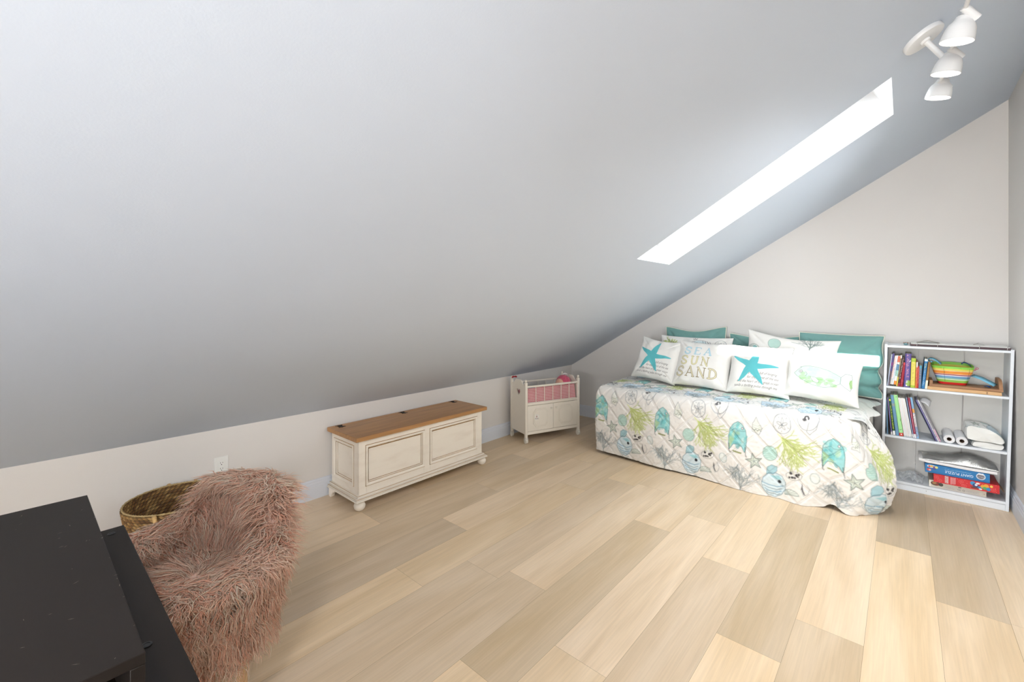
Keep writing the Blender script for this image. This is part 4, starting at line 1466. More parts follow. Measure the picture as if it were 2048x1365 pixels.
# ================================================================== WALL OUTLET
ol = thing('wall_outlet', 'white double power outlet on the low wall above the basket', 'outlet', (0, -3.743, .379))
M_PL = mat('white outlet plastic', (236, 236, 232), .35)
build(MB().box(.0005, .006, -.0365, .0365, -.057, .057), 'cover_plate', M_PL, ol, bevel=.0018)
build(MB().box(.004, .0085, -.0165, .0165, -.0335, .0335), 'receptacle', M_PL, ol, bevel=.001)
M_SLOT = mat('dark slot', (40, 38, 36), .8)
for zz in (.017, -.017):
    s_ = MB().box(.0078, .0089, -.0068, -.0048, zz, zz + .009).box(.0078, .0089, .0046, .0066, zz + .001, zz + .008)
    s_.cyl((.0078, 0, zz - .0065), (.0089, 0, zz - .0065), .0026, 10)
    build(s_, 'socket', M_SLOT, ol)

# ================================================================== WOVEN BASKET
M_RAF = mat('woven seagrass', attr=True, rough=.7, bump=.5, bscale=260)
bk = thing('woven_basket', 'brown woven seagrass basket on the floor between the wall and the pink chair', 'basket', (.235, -4.005, 0))
def weave(r0, r1, z0, z1, inner, name, ax=1.0, ay=1.04):
    nu, nv = 300, int(abs(z1 - z0) / .004)
    th = np.linspace(0, 2 * PI, nu, endpoint=False)
    zz = np.linspace(z0, z1, nv)
    TH, ZZ = np.meshgrid(th, zz)
    row = (ZZ - min(z0, z1)) / .0150
    ri = np.floor(row)
    fr_ = row - ri
    cells = 60
    cu = TH / (2 * PI) * cells + .5 * (ri % 2) + fr_ * .8
    ci = np.floor(cu); fu = cu - ci
    bump = np.sin(PI * fu) ** .6 * np.sin(PI * fr_) ** .6
    rr = r0 + (r1 - r0) * (ZZ - z0) / (z1 - z0)
    rr = rr + (.0085 * bump - .004) * (-1 if inner else 1)
    V = np.stack([rr * ax * np.cos(TH), rr * ay * np.sin(TH), ZZ], -1).reshape(-1, 3)
    h = np.sin(ci * 12.9898 + ri * 78.233) * 43758.5453
    h = h - np.floor(h)
    pal = np.array([(166, 124, 66), (140, 98, 50), (190, 150, 90), (118, 80, 40), (150, 112, 60)]) / 255.0
    col = pal[(h * 4.99).astype(int)]
    gap = (np.minimum(np.minimum(fu, 1 - fu) * 3, np.minimum(fr_, 1 - fr_) * 3.5))[..., None]
    col = col * np.clip(.55 + gap * .6, .55, 1.0)
    strand = (.94 + .1 * np.sin(fu * 40 + ri))[..., None]
    return np_mesh(V, grid_faces(nu, nv, True) if not inner else grid_faces(nu, nv, True)[:, ::-1], name, M_RAF, bk, cols=(col * strand).reshape(-1, 3))
weave(.165, .212, .012, .345, False, 'wall')
weave(.155, .202, .02, .345, True, 'lining')
build(MB().lathe([(.001, .012), (.16, .012), (.165, .0), (.001, .0)], None, 40), 'base', mat('seagrass base', (120, 86, 46), .8, noise=.2), bk)
def ring(r, z):
    return [(r * math.cos(a), r * 1.04 * math.sin(a), z) for a in np.linspace(0, 2 * PI, 120)[:-1]]
rm = twisted(ring(.207, .347), .0045, .03, 6)
build(rm, 'rim', mat('pale seagrass rim', (184, 158, 110), .75, bump=.6, bscale=200), bk, smooth=True)
M_HAN = mat('wrapped rattan handle', (212, 174, 116), .6, bump=.8, bscale=260, stretch=(1, 1, 1))
for sg in (1, -1):
    pts = []
    for a in np.linspace(0, 1, 26):
        t = -1 + 2 * a
        ang = (-.30 if sg > 0 else PI - .30) + t * .27
        rr = .222 + .016 * (1 - t * t)
        pts.append((rr * math.cos(ang), rr * 1.04 * math.sin(ang), .350 - .105 * (1 - abs(t) ** 2.4)))
    hb = MB().tube(pts, .0085, 10)
    for k in range(0, 25, 2):
        p0, p1 = Vector(pts[k]), Vector(pts[k + 1])
        hb.tube([p0.lerp(p1, .2), p0.lerp(p1, .6)], .0096, 10)
    build(hb, 'handle', M_HAN, bk, smooth=True, label='pale rattan loop handle')
M_STRAP = mat('flat palm leaf strip', (150, 112, 66), .6, noise=.15)
for ang, zz in ((-.95, .245), (-.58, .235), (.2, .24)):
    pts = []
    mb = MB()
    for k in range(9):
        t = k / 8
        a_ = ang + t * .34
        rr = .218 - (.30 - (zz + .09 * t)) * .10 + .004
        for dz in (-.011, .011):
            pts.append((rr * math.cos(a_ - dz * 1.5), rr * 1.04 * math.sin(a_ - dz * 1.5), zz - .05 + .11 * t + dz))
    mb.add(pts, [(2 * k, 2 * k + 2, 2 * k + 3, 2 * k + 1) for k in range(8)])
    build(mb, 'leaf_strip', M_STRAP, bk, smooth=True, solid=.002)

# ================================================================== DESK
M_ESP = mat('espresso laminate', (30, 23, 18), 0.5, noise=.06, nscale=4, stretch=(.4, 6, 6), bump=.05, bscale=120, spec=.28)
M_ESPI = mat('espresso edge band', (40,34,30), 0.4)
desk = thing('desk', 'dark espresso desk with a raised shelf box at the near left', 'desk', (1.85, -4.75, 0))
def db(x0, x1, y0, y1, z0, z1):
    return MB().box(x0 - 1.85, x1 - 1.85, y0 + 4.75, y1 + 4.75, z0, z1)
build(db(1.45, 2.46, -5.20, -4.362, .715, .740), 'desktop', M_ESP, desk, bevel=.0012)
build(db(1.46, 1.48, -5.15, -4.40, 0, .715), 'side_panel', M_ESP, desk)
build(db(2.40, 2.42, -5.15, -4.40, 0, .715), 'side_panel', M_ESP, desk)
build(db(1.48, 2.40, -5.14, -5.12, .35, .715), 'modesty_panel', M_ESP, desk)
riser = build(db(1.462, 2.247, -5.18, -4.436, .833, .850), 'riser_top', M_ESP, desk, bevel=.0012)
build(db(1.462, 2.247, -4.453, -4.436, .7405, .833), 'riser_side', M_ESP, desk, bevel=.001)
build(db(1.462, 2.247, -5.18, -5.163, .7405, .833), 'riser_side', M_ESP, desk, bevel=.001)
build(db(1.462, 1.476, -5.163, -4.453, .7405, .833), 'riser_back', M_ESP, desk)
for x, y in ((1.490, -4.392), (2.05, -4.405)):
    build(MB().lathe([(.0085, 0), (.0085, .0012), (.0055, .0014), (.005, .0006), (.0005, .0006)], Matrix.Translation((x - 1.85, y + 4.75, .7402)), 16), 'cam_lock', mat('black cam lock', (14, 13, 13), .35), desk)
chips = MB()
r = random.Random(8)
for k in range(46):
    x, y = r.uniform(1.50, 2.235), r.uniform(-4.72, -4.445)
    if k < 14:
        x, y = r.uniform(1.5, 2.24), -4.4375
    a, l = r.uniform(0, PI), r.uniform(.001, .006)
    dx, dy = math.cos(a) * l, math.sin(a) * l
    wv = r.uniform(.0002, .0005)
    chips.add([(x - 1.85 - dx, y + 4.75 - dy, .85025), (x - 1.85 - dy * wv / l, y + 4.75 + dx * wv / l, .85025), (x - 1.85 + dx, y + 4.75 + dy, .85025), (x - 1.85 + dy * wv / l, y + 4.75 - dx * wv / l, .85025)], [(0, 1, 2, 3)])
build(chips, 'scuff_marks', mat('pale scuffs', (150, 138, 124), .7), desk, smooth=False, kind='stuff')

# ================================================================== TRACK LIGHT
M_WMET = mat('white enamel', (236, 236, 236), .35)
M_BULB = mat('lit bulb face', (255, 255, 255), .5, emit=((255, 250, 242), 9.0))
dc = Vector((3.121, -2.026, zc(3.121)))
nd = -nrm
fx = thing('ceiling_spotlight', 'white three-headed spotlight bar on a round plate on the sloped ceiling', 'ceiling light', dc)
Mn = nd.to_track_quat('Z', 'Y').to_matrix().to_4x4()
build(MB().lathe([(.070, 0), (.071, .002), (.071, .014), (.069, .018), (.062, .020), (.015, .021)], Mn, 48), 'ceiling_plate', M_WMET, fx, bevel=0, smooth=35)
build(MB().lathe([(.018, .020), (.018, .030), (.0105, .032), (.0105, .148)], Mn, 20), 'stem', M_WMET, fx, smooth=35)
E_ = nd * .150
def barp(t):      # t metres along the bar from the stem, + towards the back wall
    return E_ + Vector((-.02 * t / .4, t, .0))
build(MB().cyl(barp(-.62), barp(.36), .0065, 12), 'bar', M_WMET, fx)
heads = [(-.412, Vector((3.200, -2.403, 2.257))), (-.110, Vector((3.188, -2.106, 2.266))), (.205, Vector((3.179, -1.785, 2.286)))]
axis = (Vector((-.020, .010, -.084))).normalized()
spots = []
SPOT_W = 21
for t, mouth in heads:
    mouth = mouth - dc
    L_ = .082
    neck = mouth - axis * L_
    hd = build(MB().lathe([(.0005, .0), (.017, .001), (.0215, .005), (.0235, .013), (.0275, .020), (.0355, .029), (.0405, .042), (.0440, .062), (.0458, L_), (.0440, L_), (.037, .05), (.02, .034), (.0005, .032)], Matrix.Translation(neck) @ axis.to_track_quat('Z', 'Y').to_matrix().to_4x4(), 32), 'spot_head', M_WMET, fx, smooth=40)
    build(MB().lathe([(.0005, .0), (.0425, .0), (.0425, .002), (.0005, .003)], Matrix.Translation(mouth - axis * .008) @ axis.to_track_quat('Z', 'Y').to_matrix().to_4x4(), 32), 'bulb', M_BULB, hd, smooth=40)
    b = barp(t)
    side = Vector((.55, .47, -.62)).normalized()
    k0 = neck + axis * .012
    kn = MB().cyl(b - side * .006, b + side * .052, .0125, 18)
    kn.cyl(b + side * .040, k0 + side * .010, .0055, 8)
    kn.ball(k0 + side * .016, .008, 10)
    build(kn, 'swivel_joint', M_WMET, fx, smooth=40)
    spots.append(dc + mouth)
for i, p in enumerate(spots):
    l = bpy.data.lights.new('spot lamp', 'SPOT'); l.energy = SPOT_W; l.spot_size = R_(158); l.spot_blend = .9; l.shadow_soft_size = .04; l.color = (1, .98, .95)
    o = bpy.data.objects.new('spot lamp', l); COL.objects.link(o)
    o.location = p + axis * .004
    o.rotation_euler = axis.to_track_quat('-Z', 'Y').to_euler()
# ================================================================== BOOKCASE (slightly racked to the right)
BX, BYF, BYB, RK = 2.937, -.277, -.022, .0235
M_BC = mat('white melamine', (226, 231, 237), .38, bump=.04, bscale=300)
M_BCB = mat('grey-white hardboard', (222, 220, 215), .7)
bc = thing('bookcase', 'white three-shelf bookcase leaning slightly in the right back corner', 'bookcase', (BX, BYF, 0))
def sh(mb):
    mb.v = [(x - BX + RK * z, y - BYF, z) for x, y, z in mb.v]
    return mb
def bb(x0, x1, y0, y1, z0, z1, name, m=None, bevel=.0012, parent=None, label=None):
    return build(sh(MB().box(x0, x1, y0, y1, z0, z1)), name, m or M_BC, parent or bc, bevel=bevel, label=label)
WID, TH = .640, .016
XL, XI, XJ, XRr = BX, BX + TH, BX + WID - TH, BX + WID
bb(XL, XI, BYF, BYB, 0, 1.055, 'side_panel'); bb(XJ, XRr, BYF, BYB, 0, 1.055, 'side_panel')
bb(XI, XJ, BYF, BYB, 1.033, 1.049, 'top_panel')
bb(XI, XJ, BYF + .001, BYB, .731, .747, 'shelf'); bb(XI, XJ, BYF + .001, BYB, .369, .385, 'shelf')
bb(XI, XJ, BYF, BYB, .042, .060, 'shelf'); bb(XI, XJ, BYF + .004, BYF + .018, 0, .040, 'kick_board')
build(sh(MB().cyl((3.185, BYF + .0045, .024), (3.185, BYF + .0035, .024), .0022, 10)), 'screw_hole', M_SLOT, bc)
YB2 = BYB - .003
bb(XI, 3.128, YB2, YB2 + .003, .06, 1.033, 'back_panel', M_BCB, 0)
bb(3.130, 3.366, YB2, YB2 + .003, .06, 1.033, 'back_panel', M_BCB, 0)
bb(3.373, XJ, YB2, YB2 + .003, .06, 1.033, 'back_panel', M_BCB, 0)

# ------------------------------------------------------------------ books
M_COV = mat('printed book cover', attr=True, rough=.45)
M_PAGES = mat('page block', (226, 218, 200), .9, noise=.12, nscale=3, stretch=(160, 1, 1))
def book(label, xb, xt, zt, w, rgb, paint=None, zb=.7475, depth=.19, y=-.262, group=None, name='book', pages=True, base_lift=0):
    tilt = math.atan2(xt - xb, zt - zb)
    h = math.hypot(xt - xb, zt - zb)
    up = w * math.sin(tilt) if tilt > 0 else 0
    t = thing(name, label, 'book', (xb, y, zb + up + .0006 + base_lift), (0, tilt, 0), group)
    c = Canvas(w, h, .0011, rgb)
    if paint:
        paint(c, w, h)
    X, Y, Cc = c.verts()
    nx, ny = c.nx, c.ny
    # rounded spine, wrapped on to both boards
    bow = .12 * w * np.sin(PI * X / w)
    V = np.stack([X, .0015 - bow * 0 - np.minimum(.0022, bow), Y], 1)
    side = np.array([[0, depth, 0], [0, depth, h], [w, depth, 0], [w, depth, h], [0, .0015, 0], [0, .0015, h], [w, .0015, 0], [w, .0015, h]], float)
    n0 = len(V)
    F = [tuple(q) for q in grid_faces(nx, ny)]
    th = .0012
    cov = MB(); cov.v = [tuple(v) for v in V]; cov.f = F
    cols = [tuple(q) for q in Cc]
    for x0, x1 in ((0, th), (w - th, w)):
        k = len(cov.v)
        cov.box(x0, x1, .0015, depth, 0, h)
        cols += [tuple(np.array(rgb) / 255)] * 8
    me_v = np.array(cov.v)
    me = bpy.data.meshes.new('cover')
    me.from_pydata(cov.v, [], cov.f)
    a = me.color_attributes.new('Col', 'FLOAT_COLOR', 'POINT')
    arr = np.ones((len(cov.v), 4), np.float32); arr[:, :3] = lin_np(np.array(cols))
    a.data.foreach_set('color', arr.ravel())
    finish(me, 'cover', M_COV, t, False, 0)
    build(MB().box(th, w - th, .0025, depth - .003, .0025, h - .0025), 'pages', M_PAGES, t, smooth=False)
    return t
def title(rgbt, z0, z1, wid=.6, seed=1, lw=.0012):
    def f(c, w, h):
        c.scribble(z0 * h, z1 * h, 0, w * wid, rgbt, .9, lw, False, seed) if False else spine_marks(c, w, h, z0, z1, wid, rgbt, seed, lw)
    return f
def spine_marks(c, w, h, z0, z1, wid, rgbt, seed, lw=.0012):
    """rows of small letter-like marks running down a spine"""
    r = random.Random(seed)
    hg = w * wid
    t = z0 * h
    x0 = (w - hg) / 2
    while t < z1 * h:
        lw2 = hg * r.uniform(.5, .8)
        pts = [(x0 + hg * r.uniform(0, 1), t + lw2 * r.uniform(0, 1)) for _ in range(3)]
        pts[0] = (x0, t)
        c.line(pts, lw, rgbt, .9)
        t += lw2 * 1.3
        if r.random() < .15:
            t += hg * .5
def bands(*bs, then=None):
    def f(c, w, h):
        for z0, z1, rgb in bs:
            c.rect(-.01, w + .01, z0 * h, z1 * h, rgb)
        for q in then or []:
            q(c, w, h)
    return f
G1, G2 = 'books on the upper shelf', 'books on the middle shelf'
def p9(c, w, h):
    spine_marks(c, w, h, .30, .95, .42, (226, 150, 160), 5, .0030)
    c.ell(w * .75, h * .12, w * .45, h * .09, (150, 190, 70), .95)
    c.poly([(w * .6, h * .74), (w, h * .78), (w, h * .83), (w * .8, h * .79)], (240, 238, 240), .95)
    c.rect(w * .3, w * .55, h * .03, h * .07, (236, 232, 240)); c.rect(w * .35, w * .6, h * .12, h * .2, (206, 210, 222), .8)
def p15(c, w, h):
    c.rect(-.01, w, 0, h * .32, (238, 234, 214)); spine_marks(c, w, h, .4, .9, .5, (196, 160, 92), 8, .0016)
row1 = [
 ('thin pale blue book at the left end of the upper shelf', 2.9735, 2.9990, .981, .0055, (188, 200, 222), None),
 ('narrow violet book with a dark lettered spine on the upper shelf', 2.9795, 3.0070, .987, .0095, (88, 78, 140), bands((0, .45, (104, 92, 104)), (.62, .72, (140, 60, 130)), then=[title((52, 44, 60), .05, .6, .6, 3)])),
 ('white book with pink lettering, third on the upper shelf', 2.9895, 3.0185, .971, .0105, (238, 224, 222), bands((0, .25, (214, 214, 208)), (0, .045, (40, 34, 30)), then=[title((216, 110, 104), .3, .9, .55, 4, .0016)])),
 ('white book with a pale blue tint beside the coral one', 3.0007, 3.0275, .972, .0080, (228, 234, 242), bands((0, .045, (40, 34, 30)), then=[title((150, 170, 200), .2, .6, .5, 6)])),
 ('book with coral, white, aqua and orange blocks down its spine', 3.0095, 3.0360, .971, .0140, (232, 228, 222), bands((.79, .99, (226, 122, 92)), (.62, .79, (236, 234, 230)), (.52, .72, (96, 150, 190)), (.33, .52, (166, 218, 206)), (.17, .33, (240, 238, 232)), (.045, .17, (236, 138, 44)), (0, .045, (42, 34, 26)), then=[title((120, 60, 50), .35, .95, .5, 7)])),
 ('thin brown book with a yellow foot on the upper shelf', 3.0243, 3.0510, .977, .0075, (128, 110, 82), bands((0, .3, (204, 190, 80)), (.9, 1, (230, 226, 216)), then=[title((214, 206, 190), .4, .85, .5, 9)])),
 ('black and maroon book with white specks on the upper shelf', 3.0325, 3.0590, .959, .0120, (62, 26, 30), bands((0, .12, (150, 40, 52)), then=[title((226, 214, 206), .25, .97, .6, 10, .0016)])),
 ('crimson book leaning against the thick violet book', 3.0453, 3.0640, .925, .0150, (158, 18, 44), bands((.9, 1, (196, 60, 70)), then=[title((220, 160, 150), .1, .3, .3, 11)])),
 ('thick violet book with pink lettering on the upper shelf', 3.0665, 3.0765, .991, .0320, (88, 72, 142), p9),
 ('yellow and lime green book in the middle of the upper shelf', 3.1022, 3.1085, .960, .0238, (226, 214, 96), bands((.88, 1, (166, 190, 44)), (0, .08, (166, 190, 44)), then=[title((186, 140, 50), .12, .84, .5, 13, .0015)])),
 ('thin orange-red book with a white top right of the yellow book', 3.1276, 3.1350, .934, .0080, (222, 86, 44), bands((.8, 1, (236, 226, 222)), (0, .3, (226, 120, 50)), then=[title((240, 210, 190), .3, .8, .4, 14)])),
 ('thin red book right of the orange-red one', 3.1365, 3.1430, .906, .0078, (186, 36, 42), bands(then=[title((236, 190, 170), .2, .9, .5, 15)])),
 ('short slate blue book with spotted spine', 3.1455, 3.1505, .912, .0140, (92, 122, 148), bands((.86, 1, (74, 146, 170)), then=[title((214, 150, 130), .15, .85, .6, 16, .0018)])),
 ('bright blue book with yellow letters and a white cap', 3.1610, 3.1785, .959, .0165, (36, 116, 172), bands((.93, 1, (236, 236, 232)), then=[title((232, 214, 110), .62, .84, .6, 17, .002), title((206, 224, 236), .1, .6, .55, 18, .0018)])),
 ('brown book with a cream foot, last before the striped bag', 3.1785, 3.1965, .939, .0125, (140, 98, 48), p15)]
for L in row1:
    book(L[0], L[1], L[2], L[3], L[4], L[5], L[6], group=G1, depth=.17 if L[3] < .93 else .195)
def dg(c, w, h):
    c.rect(-.01, w, 0, h * .115, (238, 238, 236)); c.ell(w / 2, h * .93, w * .4, w * .55, (222, 214, 80)); spine_marks(c, w, h, .16, .78, .45, (220, 218, 60), 21, .0024)
def lg(c, w, h):
    c.rect(-.01, w, 0, h * .075, (206, 52, 40)); c.ell(w * .5, h * .04, w * .2, h * .015, (240, 230, 226))
    c.line([(w * .25, h * .16), (w * .5, h * .145), (w * .75, h * .165)], .002, (40, 60, 40)); c.ell(w * .6, h * .955, .002, .003, (40, 50, 40)); c.line([(w * .75, h * .36), (w * .85, h * .42)], .0016, (40, 60, 40))
def mg(c, w, h):
    c.rect(-.01, w, h * .62, h * .72, (226, 160, 80)); c.rect(-.01, w, h * .28, h * .6, (220, 222, 224)); spine_marks(c, w, h, .05, .6, .7, (170, 70, 66), 25, .0018)
row2 = [
 ('pale blue booklet against the left side of the middle shelf', 2.9745, 2.9695, .640, .0040, (116, 164, 198), None),
 ('thin black booklet leaning at the left of the middle shelf', 2.9855, 2.9700, .655, .0042, (36, 32, 32), None),
 ('thin purple book beside the black booklet on the middle shelf', 2.9965, 2.9745, .658, .0072, (112, 98, 148), bands((0, .08, (232, 230, 228)))),
 ('dark green book with yellow lettering on the middle shelf', 3.0075, 2.9810, .659, .0140, (24, 82, 44), dg),
 ('tall slate blue book on the middle shelf', 3.0238, 2.9925, .679, .0175, (104, 146, 180), bands((.72, .79, (140, 150, 150)))),
 ('tall pale green book with a red foot on the middle shelf', 3.0438, 3.0100, .681, .0215, (166, 226, 152), lg)]
for L in row2:
    book(L[0], L[1], L[2], L[3], L[4], L[5], L[6], zb=.3855, group=G2)
for k in range(6):
    xb = 3.0685 + k * .0075
    book('thin white paperback in the row of white ones on the middle shelf', xb, xb - .034 - .001 * k, .664 - .001 * (k % 3), .0064, [(236, 228, 226), (232, 232, 234), (238, 236, 232)][k % 3], bands((.0, .03, (200, 204, 206))), zb=.3855, group='thin white paperbacks on the middle shelf')
row3 = [
 ('thin grey-blue book with a white label right of the white paperbacks', 3.1150, 3.0775, .670, .0068, (132, 142, 172), bands((0, .09, (226, 228, 232)))),
 ('maroon and pink book with a white label on the middle shelf', 3.1235, 3.0875, .671, .0115, (152, 44, 74), bands((0, .1, (228, 226, 230)), then=[title((232, 200, 206), .15, .9, .25, 30)])),
 ('pale blue and orange magazine, last upright on the middle shelf', 3.1370, 3.1005, .676, .0120, (138, 178, 214), mg)]
for L in row3:
    book(L[0], L[1], L[2], L[3], L[4], L[5], L[6], zb=.3855, group=G2)
row4 = [
 ('navy booklet, first of the four leaning steeply to the left', 3.2300, 3.1230, .657, .0060, (30, 40, 74), None),
 ('lavender booklet, second of the four leaning steeply', 3.2382, 3.1312, .660, .0060, (128, 122, 176), None),
 ('white booklet, third of the four leaning steeply', 3.2464, 3.1394, .662, .0060, (226, 226, 228), bands(then=[title((90, 96, 130), .1, .9, .5, 33)])),
 ('grey booklet on top of the steeply leaning four beside the paper rolls', 3.2546, 3.1476, .655, .0075, (150, 146, 152), bands((0, .3, (214, 170, 190))))]
for L in row4:
    book(L[0], L[1], L[2], L[3], L[4], L[5], L[6], zb=.3855, group='booklets leaning on the middle shelf', name='booklet')
pp = MB()
g = 7
for i in range(g):
    for j in range(g):
        a, b = i / (g - 1), j / (g - 1)
        pp.v.append((3.150 + .055 * a + .012 * b, -.20 + .02 * a + .06 * b, .640 + .022 * (1 - a) * b + .012 * math.sin(a * 3) - .035 * a * (1 - b)))
pp.f = [tuple(q) for q in grid_faces(g, g)]
o = build(pp, 'loose_paper', mat('white paper', (240, 240, 244), .8), None, smooth=True, solid=.0004)
tag(o, 'loose white sheet poking out above the steeply leaning booklets', 'paper')

# ------------------------------------------------------------------ paper rolls
M_ROLL = mat('white paper roll', (226, 226, 228), .75)
M_CORE = mat('brown cardboard core', (124, 102, 84), .8)
for i, (x, y0, lab) in enumerate(((3.302, -.264, 'white paper roll next to the leaning booklets'), (3.3635, -.270, 'white paper roll next to the folded printed cloth'))):
    t = thing('paper_roll', lab, 'paper roll', (x, y0, .3855 + .0292), group='paper rolls on the middle shelf')
    MR = Matrix.Rotation(-PI / 2, 4, 'X')
    build(MB().lathe([(.0125, 0), (.0285, 0), (.029, .002), (.029, .228), (.0125, .228), (.0125, 0)], MR, 36, cap=False), 'roll', M_ROLL, t, smooth=40)
    build(MB().lathe([(.0108, .002), (.0125, .0015), (.0125, .226), (.0108, .226), (.0108, .002)], MR, 24, cap=False), 'core', M_CORE, t, smooth=40)

# ------------------------------------------------------------------ folded printed cloth
fc = thing('folded_cloth', 'folded white printed bedding at the right end of the middle shelf', 'folded cloth', (3.475, -.15, .3862))
c = Canvas(.34, .30, .0022, (238, 238, 234))
roundfish(c, .21, .17, .9); starm(c, .08, .19, .035); coralm(c, .05, .06, .10, .1, 1.2, (140, 150, 150), .003, 50, .7)
c.ell(.23, .235, .016, .008, (52, 54, 58), 1); c.ell(.10, .11, .02, .035, (176, 208, 196), .8, .5, outline=INK, ow=.002); c.ell(.17, .24, .05, .02, (150, 190, 190), .6); coralm(c, .26, .05, .1, .1, 1.5, (130, 150, 140), .003, 52, .7)
def fold_part(name, prof, y0, y1, seed):
    """prof: closed outline in x,z; swept along y with soft ends"""
    ny = 44
    P = np.array(resample2(prof, 150))
    cen = P.mean(0)
    ys = np.linspace(0, 1, ny)
    rows, cols = [], []
    for a in ys:
        e = 1 - .06 * abs(2 * a - 1) ** 6
        q = cen + (P - cen) * e
        r_ = np.stack([q[:, 0], np.full(len(q), y0 + (y1 - y0) * a) + .006 * np.sin(q[:, 0] * 60 + seed), q[:, 1]], 1)
        rows.append(r_)
    V = np.concatenate(rows)
    n = len(P)
    V = V + np.stack([.003 * smoothnoise(V[:, 2] * 1.0 + V[:, 1], V[:, 0], .03, seed), np.zeros(len(V)), .003 * smoothnoise(V[:, 0] + V[:, 1], V[:, 1] * .5, .035, seed + 1)], 1)
    V[:, 2] = np.maximum(V[:, 2], 0)
    Q = grid_faces(n, ny, True)
    u = (V[:, 0] + .10) / .22 * .30; v = .02 + (V[:, 2]) * .9 + (V[:, 1] + .1) * .55
    i = np.clip((u / c.w * (c.nx - 1)).astype(int), 0, c.nx - 1); j = np.clip((v / c.h * (c.ny - 1)).astype(int), 0, c.ny - 1)
    C = c.a[j, i]
    k = len(V)
    V = np.concatenate([V, V[:n], V[-n:], [V[:n].mean(0) + [0, -.004, 0], V[-n:].mean(0)]])
    C = np.concatenate([C, np.tile(np.array((236, 236, 232)) / 255.0, (2 * n + 2, 1))])
    ka, kb, kc = k, k + n, k + 2 * n
    caps = [(kc, ka + (q + 1) % n, ka + q, 0) for q in range(n)] + [(kc + 1, kb + q, kb + (q + 1) % n, 0) for q in range(n)]
    me = bpy.data.meshes.new(name)
    me.from_pydata([tuple(p) for p in V], [], [tuple(q) for q in Q] + [q[:3] for q in caps])
    a_ = me.color_attributes.new('Col', 'FLOAT_COLOR', 'POINT')
    arr = np.ones((len(V), 4), np.float32); arr[:, :3] = lin_np(C); a_.data.foreach_set('color', arr.ravel())
    finish(me, name, M_PRINT, fc, True, 0)
def resample2(poly, n):
    P = np.array(poly + [poly[0]], float)
    # smooth by Chaikin then even spacing
    for _ in range(2):
        q = []
        for a, b in zip(P[:-1], P[1:]):
            q += [a * .75 + b * .25, a * .25 + b * .75]
        P = np.array(q + [q[0]])
    d = np.r_[0, np.cumsum(np.linalg.norm(np.diff(P, axis=0), axis=1))]
    s = np.linspace(0, d[-1], n, endpoint=False)
    return np.stack([np.interp(s, d, P[:, 0]), np.interp(s, d, P[:, 1])], 1)
fold_part('lower_fold', [(-.06, 0), (.06, 0), (.082, .008), (.088, .026), (.075, .036), (.02, .042), (-.05, .040), (-.066, .02)], -.112, .09, 3)
fold_part('upper_fold', [(-.088, .046), (-.03, .042), (.03, .046), (.078, .040), (.090, .050), (.082, .075), (.058, .110), (.025, .132), (-.03, .142), (-.082, .146), (-.094, .12), (-.092, .07)], -.118, .09, 8)

# ------------------------------------------------------------------ wooden puzzle trays, striped bag
M_PW = mat('pale pine tray', (214, 172, 124), .6, noise=.12, nscale=6, stretch=(1, 8, 8))
M_PWD = mat('brown plywood edge', (160, 118, 84), .6, noise=.1)
t1 = thing('wooden_tray', 'lower pale wooden tray lying on the upper shelf under the striped bag', 'wooden tray', (3.37, -.165, .7475), group='wooden trays')
build(MB().box(-.178, .178, -.104, .08, .0005, .0225), 'board', M_PW, t1, bevel=.0015)
build(MB().box(.110, .112, -.1045, -.1035, .006, .018).box(.107, .115, -.1045, -.1035, .006, .0075).box(.107, .115, -.1045, -.1035, .0165, .018), 'branded_mark', M_SLOT, t1, smooth=False)
t2 = thing('wooden_tray', 'upper wooden tray with a rounded end rail, the striped bag standing on it', 'wooden tray', (3.378, -.160, .7705), group='wooden trays')
build(MB().box(-.177, .177, -.100, .08, .0005, .0165), 'board', M_PWD, t2, bevel=.0012)
Mx = Matrix(((0, 0, 1, .158), (1, 0, 0, 0), (0, 1, 0, .0165), (0, 0, 0, 1)))
build(MB().prism([(-.10, 0), (.08, 0), (.08, .05), (.07, .062), (-.03, .062), (-.06, .054), (-.085, .034), (-.098, .010)], .018, Mx), 'end_rail', M_PWD, t2, bevel=.0015)
build(MB().box(-.176, -.158, -.100, .06, .0165, .044), 'end_rail', M_PWD, t2, bevel=.0015)
bag = thing('striped_bag', 'lime green bag with rainbow stripes standing on the wooden trays', 'bag', (3.322, -.155, .7876))
STR = [(0, .13, (206, 30, 28)), (.13, .27, (146, 196, 84)), (.27, .30, (236, 240, 232)), (.30, .36, (150, 200, 170)), (.36, .47, (112, 160, 200)), (.47, .52, (226, 226, 240)), (.52, .57, (150, 22, 52)), (.57, .59, (236, 214, 200)), (.59, .75, (236, 148, 62)), (.75, .78, (242, 226, 180)), (.78, .88, (230, 220, 96)), (.88, 1.2, (140, 210, 84))]
